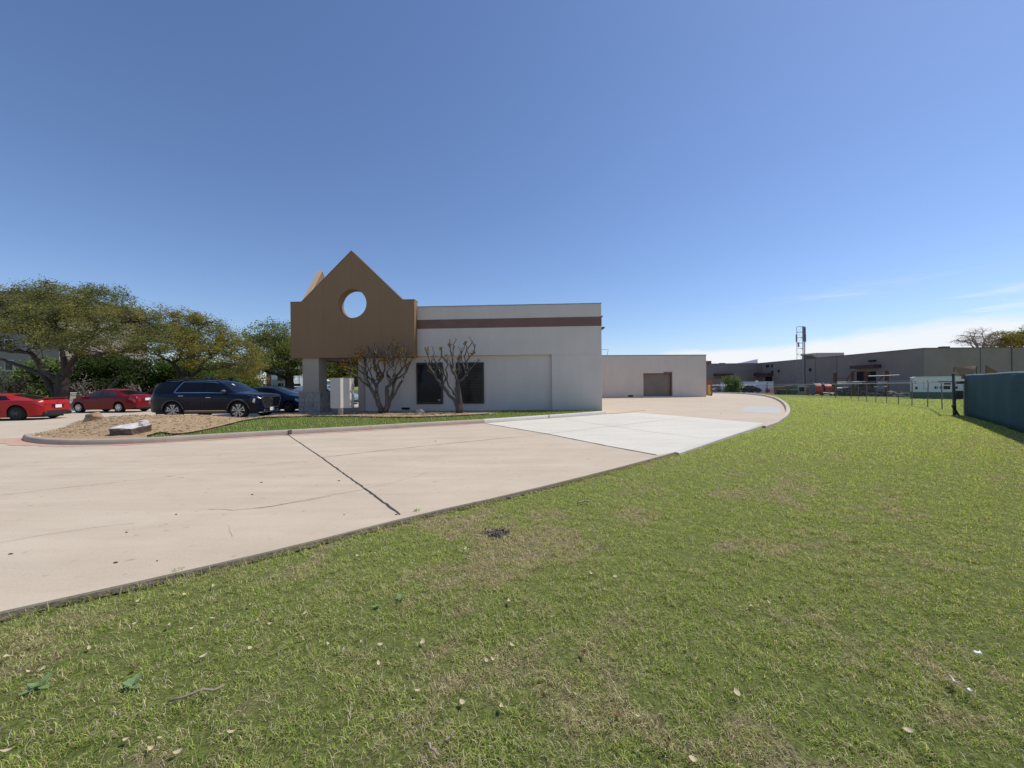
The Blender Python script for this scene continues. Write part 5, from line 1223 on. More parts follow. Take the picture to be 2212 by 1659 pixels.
# ------------------------------------------------------------------ distant buildings on the left
M['apt'] = stucco('beige_apartment_render', (.30,.255,.215)); M['brick'] = var('red_brick', (.26,.09,.055), .9, 5, .2); M['apt2'] = stucco('pale_apartment_siding', (.42,.43,.45)); M['aptroof'] = var('grey_shingle', (.10,.095,.09), .9)
def block(label, x0, x1, y0, y1, h, mat, wins, roofh=0.0, extra=None):
    t = thing('apartment_building', label, 'building'); m = MB(); m.bb(x0, x1, y0, y1, -.5, h); m.build('wall', M[mat], t)
    r = MB(); 
    if roofh: r.prism([(x0-.5, h), (x1+.5, h), (x1-1.5, h+roofh), (x0+1.5, h+roofh)], y0-.5, y1+.5)
    else: r.bb(x0-.15, x1+.15, y0-.15, y1+.15, h, h+.35)
    r.build('roof', M['aptroof'], t)
    for cx, cz, w, hh in wins:
        f = MB(); f.bb(cx-w/2-.09, cx+w/2+.09, y0-.06, y0+.05, cz-hh/2-.09, cz+hh/2+.09); fo = f.build('window', M['white'], t)
        p = MB(); p.bb(cx-w/2, cx+w/2, y0-.075, y0-.03, cz-hh/2, cz+hh/2); p.build('pane', M['pane'], fo)
        if extra == 'balcony':
            b = MB(); b.bb(cx-w/2-.8, cx+w/2+.8, y0-1.3, y0-.06, cz-hh/2-.35, cz-hh/2-.15); b.bb(cx-w/2-.8, cx+w/2+.8, y0-1.3, y0-1.22, cz-hh/2-.15, cz-hh/2+.65); b.build('balcony', M['white'], t)
    return t
xa = at(-150, 800, 58).x; xb = at(128, 800, 58).x
block('tall beige apartment block seen behind the broad oak on the left', xa, xb, 58, 72, at(60, 655, 58).z, 'apt', [(xa+3.5+4.2*i, 1.9+3.1*k, 1.1, 1.5) for i in range(5) for k in range(3)], 1.8)
dp = MB(); 
xc = at(575, 800, 95).x; xd = at(628, 800, 95).x
bb_ = block('pale apartment block with a red brick end, far behind the oaks', xc, xd, 95, 108, at(600, 787, 95).z, 'apt2', [(xc+3.6+2.6*i, 1.6+2.6*k, 1.4, 1.4) for i in range(2) for k in range(2)], 0, 'balcony')
m = MB(); a = at(579.5, 800, 94.9).x; b = at(592, 800, 94.9).x; m.bb(a-.3, b-.9, 94.75, 94.99, -.5, at(590, 792, 94.9).z); m.build('brick_tower', M['brick'], bb_)
xc = at(455, 800, 90).x; xd = at(502, 800, 90).x
block('cream gabled apartment block behind the golden oak', xc, xd, 90, 100, at(480, 797, 90).z, 'wall2', [(xc+1.5+2.2*i, 3.2, 1.0, 1.5) for i in range(2)], 1.6)
xc = at(640, 800, 140).x; xd = at(700, 800, 140).x
block('distant low greenish office building beyond the oak trunk', xc, xd+6, 140, 150, at(660, 826, 140).z, 'apt2', [(xc+2+3*i, 1.6, 1.8, 1.2) for i in range(3)], 0)
t = thing('lamp_post', 'thin grey lamp post beyond the oak trunk beside the porch', 'lamp post'); a = at(646.5, 840, 80); m = MB(); m.tube([(a.x, a.y, 0), (a.x, a.y, at(646, 790, 80).z)], .09, 6); m.build('pole', M['steel'], t); m = MB(); m.box((a.x+.4, a.y, at(646, 790, 80).z), (.9, .3, .12)); m.build('lamp_head', M['darksteel'], t)
a = at(605.5, 830, 60); t = thing('banner_post', 'dark vertical banner on a post in front of the pale apartments', 'sign'); m = MB(); m.bb(a.x-.45, a.x+.45, 60, 60.06, at(600, 822, 60).z, at(600, 801, 60).z); m.build('banner', M['darkalloy'], t); m = MB(); m.tube([(a.x+.1, 60.15, 0), (a.x+.1, 60.15, at(600, 799, 60).z)], .06, 6); m.build('post', M['brick'], t)
a = at(640, 832, 50); t = thing('monument_sign', 'low dark slab sign on a pale base beside the oak trunk', 'sign'); z1 = at(640, 829, 50).z; z0 = at(640, 836, 50).z; x0 = at(622, 830, 50).x; x1 = at(647, 830, 50).x
m = MB(); m.bb(x0, x1, 50, 50.3, z0+.12, z1); bevel(m.build('sign_panel', M['dark'], t), .02); m = MB(); m.bb(x0+.2, x1-.2, 50.02, 50.28, 0, z0); m.build('sign_base', M['stone'], t)
m = MB(); hx = [(-62, 31), (-16, 52)]
def hedge(label, u0, u1, Y, h, seed, pal, step=.9):
    x0, x1 = at(u0, 840, Y).x, at(u1, 840, Y).x; rng = np.random.default_rng(seed); n = int((x1-x0)*900)
    C = np.stack([rng.uniform(x0, x1, n), Y+rng.normal(size=n)*.35, np.abs(rng.normal(size=n))*h*.35+rng.uniform(0, h*.75, n)], 1)
    t = thing('hedge', label, 'hedge'); raw_mesh('foliage', leaves(C, .07, rng, .8), 4, M['leaf'], leafcol(n, pal, rng), t)
    m = MB(); m.bb(x0, x1, Y-.2, Y+.2, 0, h*.6); m.build('stem_mass', M['bark'], t)
hedge('low clipped hedge between the coupe and the red saloon', 138, 215, 33, .75, 51, [(.055,.075,.024),(.08,.095,.03)])
hedge('long low hedge along the back of the car park', 215, 620, 47, 1.3, 52, [(.042,.06,.022),(.034,.048,.02),(.06,.08,.028)])
a = gnd(152, 872); t = thing('utility_box', 'small pale utility box in front of the low hedge', 'utility box'); b = at(150.5, 866, 31.5); m = MB(); m.box((b.x, 31.5, .55), (.55, .5, 1.1)); bevel(m.build('box', M['ware2'], t), .05); m = MB(); m.box((b.x, 31.5, 1.12), (.6, .55, .06)); m.build('lid', M['white'], t)
# planting strip and lawn behind the car park on the left
tag(surface('verge', [(-120,29.5),(-30,29.5),(-24,33),(-14,48),(-10,62),(-10,120),(-160,120),(-160,29.5)], lambda x, y: .06, M['lawn2'], 6), 'grass verge behind the car park', 'verge', kind='structure')
# ------------------------------------------------------------------ right-hand fences
M['rail'] = var('rail_steel_painted_sunlit', (.42,.42,.43), .5, 6, .15, metal=.2)  # galvanised steel in a lighter colour, painting the sun on the rail
GF = [gnd(2085, 897, -.2), gnd(2212, 935, -.16)]
def lz(x): return float(lawn_z(x, 0))
def gpt(u, v): return gl(u, v)
def screen_fence():
    a, b = gpt(2085.5, 897.5), gpt(2212, 936); d = (b-a); d.z = 0; d.normalize(); end = b + d*14; end.z = lz(end.x)
    t = thing('privacy_fence', 'tall dark teal privacy screen fence on the right edge', 'fence', (0,0,0)); za = at(2085, 811, a.y).z; n = Vector((-d.y, d.x, 0))
    zt = za; N = 40; m = MB(); P = []
    L = (end-a).length
    for i in range(N+1):
        p = a + d*(L*i/N); w = n*(.035*math.sin(i*1.7)+.02*math.sin(i*3.1)); P.append([p+w*(0 if k in (0, 8) else 1)*(.6+.4*math.sin(k+i)) + Vector((0,0,(-p.z+lz(p.x)-.02)+(zt-lz(p.x)-.02+.02)*k/8)) for k in range(9)])
    m.grid(P); o = m.build('screen_cloth', M['screen'], t, True); md = o.modifiers.new('th', 'SOLIDIFY'); md.thickness = .02
    r = MB(); r.tube([(a.x, a.y, zt)]+[tuple((a+d*(L*i/12)).xy.to_3d()+Vector((0,0,zt+.012*math.sin(i*2.1)))) for i in range(1, 13)], .028, 8); r.build('top_rail', M['steel'], t, True)
    for i in range(6):
        p = a+d*(.05+2.6*i)+n*(.085); m = MB(); m.tube([(p.x, p.y, lz(p.x)-.2), (p.x, p.y, zt+.01)], .035, 8); m.build('post', M['steel'], t, True)
    q = a+d*.02; m = MB(); m.box((q.x, q.y, zt-.05), (.22, .12, .22)); m.build('end_bracket', M['sail'], t)
    return a, d, zt
GA, GD, GZT = screen_fence()
# leaning dark corner post with its brace
cp = gpt(2062, 898); c8 = crop(3550, 1420, 6.38); tp = at(*c8(1303, 342), cp.y-.1)
t = thing('corner_post', 'thick dark corner post leaning beside the privacy fence', 'post'); m = MB(); m.tube([(cp.x, cp.y, cp.z-.2), cp, tp], [.062,.062,.052], 10); m.ball(tp, .062, 8, 6); m.build('post', M['darksteel'], t, True)
m = MB(); m.bar(at(*c8(1275, 1135), cp.y-.25), gpt(*c8(1440, 1380))+Vector((0,0,.0)), .06); m.build('brace', M['darksteel'], t)
# chain-link fence
post_px = [(2005.6,879.6),(1971,876),(1942,873),(1917.6,871),(1894.5,869),(1873,867),(1854.6,865),(1839,862.8),(1805,860.6),(1775,858.2),(1747.6,856.2),(1723.8,854.8),(1700,853.4),(1678,852.2)]
def interp_posts():
    P = [cp] + [gpt(2034, 884.5)] + [gpt(*p) for p in post_px]; return P
CF = interp_posts()
FT = 1.47
def top_at(i, p):
    u = 1106+F*p.x/p.y; v = np.interp(u, [1560,1700,1805,2005,2062,2100], [833.2,831.6,829.8,826.6,826.2,825.5]); return at(u, float(v), p.y).z
wx_, wy_ = CF[-1].x, CF[-1].y
EXT = [Vector((a*Yq, Yq, 0)) for a, Yq in [((1655-1106)/F, 68.5), ((1636-1106)/F, 69.2), ((1618-1106)/F, 69.6), ((1600-1106)/F, 69.9), ((1582-1106)/F, 70.1), ((1563-1106)/F, 70.2), ((1545-1106)/F, 70.3), ((1528-1106)/F, 70.4), ((1505-1106)/F, 70.5)]]
for p in EXT: p.z = lz(p.x)
CF += EXT
def chain_fence():
    t = thing('chainlink_fence', 'long sagging chain-link fence with bent barbed wire arms round the yard', 'fence')
    tops = [Vector((p.x, p.y, top_at(i, p))) for i, p in enumerate(CF)]
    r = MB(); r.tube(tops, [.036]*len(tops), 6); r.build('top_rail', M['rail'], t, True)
    rnd = random.Random(9)
    for i, (p, q) in enumerate(zip(CF, tops)):
        if i == 0: continue
        lean = {2: .10, 3: .0}.get(i, 0)
        m = MB(); dx = [0,-.05,.10,.06,.10,.16,.18,.12,.06,.04,-.02,-.03,.0,.0,0,0][i] if i < 16 else rnd.uniform(-.04, .04)
        b = Vector((p.x-dx*.6, p.y, p.z-.3)); arm = Vector((-.20, -.10, .16)) if i in (2, 3) or i > 15 else Vector((0, 0, .02))
        m.tube([b, Vector((p.x-dx*.6, p.y, p.z)), q, q+arm], [.027,.027,.026,.016], 7); m.build('post', M['postgrey'], t, True)
    wm = MB(); pitch = .085
    for (p0, p1), (q0, q1) in zip(zip(CF, CF[1:]), zip(tops, tops[1:])):
        L = (p1-p0).length; hgt = (q0.z-p0.z+q1.z-p1.z)/2; w = .006 if p0.y < 45 else .012; pt = pitch if p0.y < 45 else .16
        n = int(L/pt); 
        for sgn in (1, -1):
            for k in range(-int(hgt/pt), n+1):
                s0, s1 = k*pt, k*pt+hgt
                if sgn < 0: s0, s1 = s1, s0
                def clipd(s, o, z, zo):
                    if s < 0: f = (0-o)/(s-o); return 0, zo+(z-zo)*f
                    if s > L: f = (L-o)/(s-o); return L, zo+(z-zo)*f
                    return s, z
                if max(s0, s1) <= 0 or min(s0, s1) >= L: continue
                a, za = clipd(s0, s1, 0.0, 1.0); b, zb = clipd(s1, s0, 1.0, 0.0)
                def X(s, z): f = s/L; lo = p0.lerp(p1, f); hi = q0.lerp(q1, f); return lo.lerp(hi, z)
                A, B = X(a, za), X(b, zb); o = len(wm.v); d = (p1-p0).normalized()*w/2
                wm.v += [tuple(A-d), tuple(A+d), tuple(B+d), tuple(B-d)]; wm.f.append((o, o+1, o+2, o+3)); wm.mi.append(0)
    wm.build('wire_mesh', M['steel'], t)
    bw = MB()
    for k in range(3):
        o = Vector((-.12, -.14, .2))*((k+1)/3); bw.tube([q+o for q in tops], .006, 4, False)
    bw.build('barbed_wire', M['steel'], t)
    # short link panel between the corner post and the privacy fence
    m = MB(); a = Vector((cp.x+.05, cp.y+.05, 0)); b = Vector((GA.x-.02, GA.y+.02, 0))
    m.tube([(a.x, a.y, GZT-.30), (b.x, b.y, GZT-.32)], .025, 6); m.tube([(a.x, a.y, GZT-.80), (b.x, b.y, GZT-.80)], .012, 6); m.tube([(b.x, b.y, lz(b.x)), (b.x, b.y, GZT-.3)], .03, 6); m.build('gate_frame', M['steel'], t)
    m = MB(); L = (b-a).length; zt = GZT-.32; z0 = lz(a.x)+.03; hgt = zt-z0; k = -int(hgt/.06)
    for i in range(-int(hgt/.05), int(L/.05)+1):
        for sg in (1, -1):
            s0, s1 = i*.05, i*.05+hgt; pts = []
            lo, hi = max(0, s0), min(L, s1)
            if hi <= lo: continue
            za, zb = z0+(lo-s0), z0+(hi-s0)
            if sg < 0: za, zb = zt-(za-z0), zt-(zb-z0)
            A = a.lerp(b, lo/L); B = a.lerp(b, hi/L); d = (b-a).normalized()*.0035
            m.add([(A.x-d.x, A.y-d.y, za), (A.x+d.x, A.y+d.y, za), (B.x+d.x, B.y+d.y, zb), (B.x-d.x, B.y-d.y, zb)], [(0,1,2,3)])
    m.build('wire_mesh', M['steel'], t)
chain_fence()

# ------------------------------------------------------------------ things standing in the yard
M['yardgreen'] = var('yard_green_paint', (.035,.11,.06), .6, 3, .2); M['crate'] = var('brown_carton', (.26,.155,.085), .85, 5, .2); M['dkgreen'] = var('dark_green_tarp', (.035,.05,.04), .8, 3, .25); M['teal'] = var('teal_tarp', (.02,.11,.085), .7, 4, .2)
M['beige'] = var('beige_machine_paint', (.40,.36,.28), .6, 3, .1); M['pinkbox'] = var('pinkish_box', (.30,.16,.125), .7); M['reelred'] = var('red_cable_reel', (.52,.055,.035), .5, 5, .15); M['reelgrey'] = var('grey_reel_flange', (.14,.135,.135), .7, 3, .2)
M['yard'] = var('yard_gravel_dirt', (.19,.17,.14), .95, .6, .25, 12, .25, .5)
tag(surface('yard_ground', [(30,74),(20,90),(60,94),(57.5,54.5),(48.5,56.0),(43.5,64)], lambda x, y: lz(x)+.02, M['yard'], 3), 'dirt and gravel floor of the storage yard', 'yard', kind='structure')
def box_thing(name, label, cat, u0, u1, vt, vb, Y, dep, mat, turn=.85, group=None, bev=.04):
    a, b = at(u0, vt, Y), at(u1, vb, Y); mx = (a.x+b.x)/2; z0 = lz(mx)+.02; th = math.atan2(mx, Y)*turn; w = (b.x-a.x)*math.cos(th); h = a.z-z0; t = thing(name, label, cat, (mx+math.sin(th)*dep/2, Y+math.cos(th)*dep/2, z0), -th, group)
    m = MB(); m.bb(-w/2, w/2, -dep/2, dep/2, 0.02, h); bevel(m.build('body', mat, t), bev); return t, w, h, dep
def trailer(label, u0, u1, vt, vb, Y):
    t, w, h, d = box_thing('white_trailer', label, 'trailer', u0, u1, vt, vb, Y, 2.4, M['white'])
    m = MB(); m.bb(-w/2-.03, w/2+.03, -d/2-.03, d/2+.03, h, h+.10); m.build('roof', M['white'], t)
    m = MB(); m.bb(w*.28, w*.30, -d/2-.02, -d/2, .3, h-.1); m.bb(w*.30, w/2-.1, -d/2-.02, -d/2, h-.25, h-.2); m.build('door_seam', M['dark'], t)
    for x in (-.3*w, .3*w): m = MB(); m.lathe([(.36,-.1),(.36,.1),(.2,.11),(.01,.11)], (x, -d/2, .36), (0,-1,0), 16); m.build('wheel', M['rubber'], t, True)
    m = MB(); m.lathe([(.25,0),(.25,.12),(.05,.16)], (-.05*w, 0, h+.10), (0,0,1), 12); m.build('roof_vent', M['white'], t, True)
trailer('longer white box trailer parked under the corner awning', 1608.2, 1669, 825.5, 846, 77)
trailer('smaller white trailer partly hidden by the yard shrub', 1558.5, 1604, 827.5, 847, 80)
def office():
    t, w, h, d = box_thing('site_trailer', 'white and green site trailer behind the chain-link fence', 'trailer', 1977.5, 2079, 815.5, 857.5, 45.5, 3.0, M['white'])
    y = -d/2; m = MB(); m.bb(-w/2-.02, w/2+.02, y-.03, d/2+.03, .0, h*.31); m.build('green_skirt', M['yardgreen'], t)
    m = MB(); m.prism([(-w/2-.08, h), (w/2+.1, h), (w/2+.1, h+.10), (-w/2+.2, h+.10)], y-.12, d/2+.1); m.build('roof', M['white'], t)
    m = MB(); m.bb(-.02*w, w/2, y-.10, y, h-.20, h-.02); m.build('awning_roll', M['white'], t)
    m = MB(); m.bb(-.30*w, -.29*w, y-.02, y, h*.45, h*.84); m.bb(-.30*w, -.19*w, y-.02, y, h*.44, h*.46); m.bb(-.13*w, .0, y-.02, y, h*.80, h*.82); m.build('panel_seam', M['steel'], t)
    for k, (x, z, ww, hh) in enumerate(((-.07,.52,.028,.13),(-.035,.52,.02,.12),(.04,.52,.05,.1),(.15,.52,.13,.16),(.04,.80,.11,.05),(.17,.80,.15,.05),(.16,.70,.13,.09),(-.46,.76,.03,.10),(-.44,.50,.05,.12),(.30,.52,.1,.1),(.40,.75,.16,.12))):
        m = MB(); m.bb((x-ww/2)*w, (x+ww/2)*w, y-.022, y, (z-hh/2)*h, (z+hh/2)*h); bevel(m.build('window', M['pane'], t), .008)
    m = MB(); m.bb(.30*w, w/2, y-.06, y, 0, h*.37); m.build('door_step', M['black'], t)
office()
t, w, h, d = box_thing('generator', 'beige generator box with a dark louvred opening', 'generator', 1724.3, 1741, 833.8, 848, 60, 1.6, M['beige'])
m = MB(); m.bb(-w*.36, w*.28, -d/2-.03, -d/2, h*.38, h*.86); o = m.build('louvre', M['dark'], t); m = MB(); m.prism([(-w/2, 0), (w*.32, 0), (w/2, h*.34), (-w/2, h*.34)], -d/2-.12, -d/2-.02); m.build('skid', M['antenna'], t)
t, w, h, d = box_thing('carton', 'pinkish carton set against the beige generator', 'crate', 1741.5, 1750.5, 835, 842, 60.2, 1.2, M['pinkbox']); m = MB(); m.bb(-w/2+.05, w/2-.05, -d/2-.01, -d/2, h*.5, h*.56); m.build('strap', M['dark'], t)
for lab, u0, u1, vt, Y, dp, mt in (('taller brown carton stack left of the generator', 1697, 1713, 832.5, 62, 1.6, 'crate'), ('lower brown carton stack beside the red cable cage', 1674, 1697, 835, 62.5, 1.6, 'crate'), ('dark green covered bin in front of the brown cartons', 1680, 1698, 841.5, 60.3, 1.4, 'dkgreen'), ('teal tarpaulin bundle between cartons and generator', 1706, 1721, 842, 60.6, 1.3, 'teal')):
    t, w, h, d = box_thing('pallet_stack', lab, 'crate', u0, u1, vt, 850, Y, dp, M[mt], bev=.08)
    m = MB(); [m.bb(-w/2+.05, w/2-.05, -d/2-.015, -d/2+.02, h*z, h*z+.03) for z in (.33, .66)]; m.build('strap', M['dark'], t)
    m = MB(); [m.bb(x-.08, x+.08, -d/2, d/2, -.03, .06) for x in (-w*.4, 0, w*.4)]; m.build('pallet', M['crate'], t)
def reel(label, u, v, Y, r, wd, ang, flange='reelgrey', drum='reelred'):
    c = at(u, v, Y); z0 = lz(c.x); t = thing('cable_reel', label, 'cable reel', (c.x, Y, z0+r), ang, 'cable reels in the yard')
    for s_ in (-1, 1): m = MB(); m.lathe([(.01, -.04), (r, -.04), (r, .04), (.01, .04)], (s_*wd/2, 0, 0), (1,0,0), 22); m.build('flange', M[flange], t)
    m = MB(); m.lathe([(r*.8, -wd/2), (r*.86, -wd/4), (r*.82, 0), (r*.86, wd/4), (r*.8, wd/2)], (0,0,0), (1,0,0), 22); m.build('drum', M[drum], t, True)
reel('big grey-flanged reel of red cable nearest the generator', 1765, 844, 58, .98, 1.15, math.radians(-14)); reel('second red cable reel beside the rusty rack', 1785, 844, 57.6, .95, 1.2, math.radians(-14), 'dark')
t = thing('wire_cage', 'small red wire cage by the white trailer', 'cage'); c = at(1668, 848, 66); z = lz(c.x); m = MB()
for i in range(5):
    for j in range(2): m.tube([(c.x-.7+.35*i, 66+.6*j, z), (c.x-.7+.35*i, 66+.6*j, z+1.0)], .03, 5)
for k in range(4):
    for j in range(2): m.tube([(c.x-.7, 66+.6*j, z+.25*k+.2), (c.x+.7, 66+.6*j, z+.25*k+.2)], .025, 5)
m.build('bars', M['reelred'], t)
# rusty cantilever rack with pipes
c7 = crop(3200, 1250, 4.148); YR = 55.0
def rp_(x, y, Y=YR): return at(*c7(x, y), Y)
t = thing('pipe_rack', 'rusty brown steel storage rack with diagonal braces in the yard', 'rack'); zg = lambda p: lz(p.x)
for xa_, xb_, yt in ((361, 373, 905), (381, 394, 905), (652, 684, 880), (860, 894, 875), (1210, 1245, 868)):
    a, b = rp_(xa_, yt), rp_(xb_, yt); m = MB(); m.bb(a.x, b.x, YR, YR+.28, zg(a)-.1, a.z); m.build('upright', M['rust'], t)
m = MB(); m.bar(rp_(395, 995), rp_(652, 990), .09); m.bar(rp_(640, 884), rp_(862, 880), .10); m.bar(rp_(894, 955), rp_(1040, 950), .10); m.bar(rp_(390, 1060), rp_(1245, 1052), .12); m.bar(rp_(895, 965, YR+.1), rp_(1240, 955, YR+.1), .16); m.build('beam', M['rust'], t)
for a, b in (((648, 892), (520, 1075)), ((1225, 872), (1040, 1075)), ((905, 890), (945, 950)), ((690, 1240), (650, 1060))): m = MB(); m.bar(rp_(*a), rp_(*b), .10); m.build('brace', M['rust'], t)
for lab, a, b, r, mt, dy in (('long pale pipe laid on the upper arm of the rusty rack', (900, 960), (1410, 942), .075, 'steel', -.2), ('white pipe lying along the middle of the rusty rack', (395, 1058), (860, 1046), .05, 'white', -.15), ('white pipe just below the middle pipes of the rack', (400, 1082), (800, 1075), .055, 'white', -.35), ('short pale pipe on the right bay of the rack', (1060, 1058), (1210, 1055), .045, 'white', -.15), ('bright white tube lying low in the left bay', (490, 1138), (575, 1138), .07, 'white', -.4), ('grey pipe low in the right bay of the rack', (1000, 1136), (1210, 1128), .055, 'steel', -.3), ('white pipe lying on the ground by the red reels', (165, 1228), (350, 1236), .06, 'white', -1.0), ('curved white pipe offcut by the red reels', (270, 1222), (325, 1250), .08, 'white', -1.2), ('white pipe end poking out left of the rack', (330, 1155), (480, 1152), .10, 'white', .5), ('long pale beam on the ground right of the rack', (1255, 1200), (1420, 1250), .10, 'white', .2)):
    t = thing('pipe', lab, 'pipe', group='pipes stored round the rusty rack'); A, B = rp_(*a, YR+dy), rp_(*b, YR+dy); m = MB(); m.tube([A, A.lerp(B, .5)+Vector((0,0,-.02)), B], r, 8, False); m.build('pipe_wall', M[mt], t, True); m = MB(); m.tube([A, A+(A-B).normalized()*.03], r*.82, 8); m.build('pipe_end', M['dark'], t)
def heap(label, u0, u1, Y, hgt, seed, mats):
    rnd = random.Random(seed); a, b = at(u0, 850, Y).x, at(u1, 850, Y).x; t = thing('scrap_heap', label, 'scrap heap')
    for mt, n in mats:
        m = MB()
        for _ in range(n):
            x = rnd.uniform(a, b); y = Y+rnd.uniform(-.8, .8); z = lz(x)+rnd.uniform(.05, hgt); L = rnd.uniform(.4, 1.6); m.box((x, y, z), (L, rnd.uniform(.05, .3), rnd.uniform(.04, .22)), M=Matrix.Rotation(rnd.uniform(-.6, .6), 3, 'Z') @ Matrix.Rotation(rnd.uniform(-.25, .25), 3, 'Y'))
        m.build('scrap', M[mt], t)
heap('tangle of dark scrap metal piled inside the rusty rack', 1808, 1915, 56.2, 1.25, 61, (('darksteel', 60), ('rust', 26), ('steel', 14)))
heap('pale scrap profiles piled between rack and site trailer', 1925, 1980, 53, .7, 62, (('white', 12), ('steel', 22), ('darksteel', 16)))
heap('low clutter by the far fence beside the dock door', 1534, 1560, 74, .7, 63, (('beige', 8), ('darksteel', 20), ('white', 5)))
# shrub at the far fence and trees above the warehouse
Yb = 66.0; q6 = crop(2770, 1420, 6.703)
bb2 = at(*q6(730, 850), Yb); bb2.z = lz(bb2.x)
limbs = [([bb2, at(*q6(a, b), Yb)], .05, .015) for a, b in ((640,480),(720,560),(840,400),(880,460),(800,640),(660,620),(940,560))]
tree('shrub', 'loose pale green shrub growing through the far fence', 'shrub', None, limbs, [blob(*q6(a, b), Yb, ru, rv, .8) for a, b, ru, rv in ((670,560,11,12),(730,640,14,12),(820,560,12,14),(850,470,5,10),(780,740,14,10),(700,760,12,8),(880,650,9,8))], [(.10,.15,.05),(.13,.18,.06),(.08,.10,.05),(.16,.17,.10)], 130, 40, .10, 71, clump_r=.42, twig=.015)
M['bark4'] = var('pale_winter_bark', (.30,.25,.20), .9, 6, .2)
hq = crop(3550, 1050, 2.369)
def sky_tree(label, u, Y, items, pal, seed, bark, n, nl, lsz, cr, tw):
    base = at(u, 790, Y); base.z = 0; limbs = [([base, at(u, 765, Y)], .3, .2)] + [([at(u, 765, Y), at(*hq(*p[0]), Y), at(*hq(*p[1]), Y)], .16, .03) for p in items[0]]
    tree('tree', label, 'tree', None, limbs, [blob(*hq(a, b), Y, ru, rv) for a, b, ru, rv in items[1]], pal, n, nl, lsz, seed, bark, cr, twig=tw)
sky_tree('bare spreading tree showing over the warehouse roof', 2118, 72, ([((690,700),(640,620)), ((640,710),(520,680)), ((770,700),(760,600)), ((700,720),(580,640)), ((770,690),(830,640)), ((660,690),(700,600)), ((780,720),(860,690))], [(600,680,26,14),(680,640,22,18),(770,650,26,22),(560,700,22,10),(720,690,40,14)]), [(.16,.15,.10),(.12,.11,.09)], 81, 'bark4', 300, 4, .06, .5, .02)
sky_tree('yellowish tree behind the warehouse at the right edge', 2160, 78, ([((940,700),(950,640)), ((940,700),(1000,660)), ((930,710),(890,660))], [(950,665,26,16),(1010,690,20,12),(890,690,20,12),(960,720,36,12)]), [(.17,.13,.03),(.12,.11,.04),(.20,.15,.05)], 82, 'bark4', 120, 45, .12, .6, .03)
sky_tree('dark green tree in the right corner above the warehouse', 2205, 82, ([((1120,690),(1120,640)), ((1130,700),(1060,690))], [(1110,660,22,18),(1080,700,26,14),(1150,680,26,24)]), [(.06,.09,.03),(.09,.11,.03),(.05,.06,.02)], 83, 'bark3', 130, 60, .13, .7, .03)

# ------------------------------------------------------------------ lawn blades (uncountable)
def vnoise(x, y, s, seed):
    rng = np.random.default_rng(seed); T = rng.uniform(size=(256, 256)); X = x*s+1000; Y = y*s+1000; i = np.floor(X).astype(int); j = np.floor(Y).astype(int); fx = X-i; fy = Y-j
    fx = fx*fx*(3-2*fx); fy = fy*fy*(3-2*fy); g = lambda a, b: T[a % 256, b % 256]
    return (g(i, j)*(1-fx)+g(i+1, j)*fx)*(1-fy)+(g(i, j+1)*(1-fx)+g(i+1, j+1)*fx)*fy
def dryness(x, y):
    d = .36*vnoise(x, y, .9, 1)+.34*vnoise(x, y, 2.8, 2)+.30*vnoise(x, y, 8.0, 3)
    far = np.clip((y-3.5)/8, 0, 1)+np.clip((np.abs(x-.5)-2.5)/6, 0, .5)
    return np.clip((d-.51)*3.2, 0, 1)*np.clip(1-.55*far, .2, 1)
def blades(x, y, z, L, w, dry, rng, flat=0.0, far_gain=1.0):
    n = len(x); az = rng.uniform(0, 2*PI, n); lean = np.clip(rng.normal(.55, .3, n)+flat, .05, 1.5); dx, dy = np.cos(az), np.sin(az); px_, py_ = -dy*w/2, dx*w/2
    b = np.stack([x, y, z], 1); h1 = L*.55; t1 = lean*.6; m = b+np.stack([dx*np.sin(t1)*h1, dy*np.sin(t1)*h1, np.cos(t1)*h1], 1); t2 = np.minimum(lean*1.5, 1.65); tip = m+np.stack([dx*np.sin(t2)*L*.5, dy*np.sin(t2)*L*.5, np.cos(t2)*L*.5], 1)
    s = np.stack([px_, py_, np.zeros(n)], 1); V = np.stack([b-s, b+s, m+s*.8, m-s*.8, m-s*.8, m+s*.8, tip+s*.12, tip-s*.12], 1)
    u = rng.uniform(size=n); g = np.array([(.34,.43,.10),(.27,.37,.075),(.40,.46,.125),(.47,.47,.17),(.20,.28,.06)])[rng.integers(0, 5, n)]; d = np.array([(.66,.55,.37),(.55,.45,.29),(.36,.28,.17),(.76,.66,.48)])[rng.integers(0, 4, n)]
    isd = u < (.23+.46*dry); c = np.where(isd[:, None], d, g*far_gain)*rng.uniform(.55, 1.45, (n, 1)); return V.reshape(-1, 3), np.concatenate([np.repeat(c, 8, 0), np.ones((n*8, 1))], 1), isd
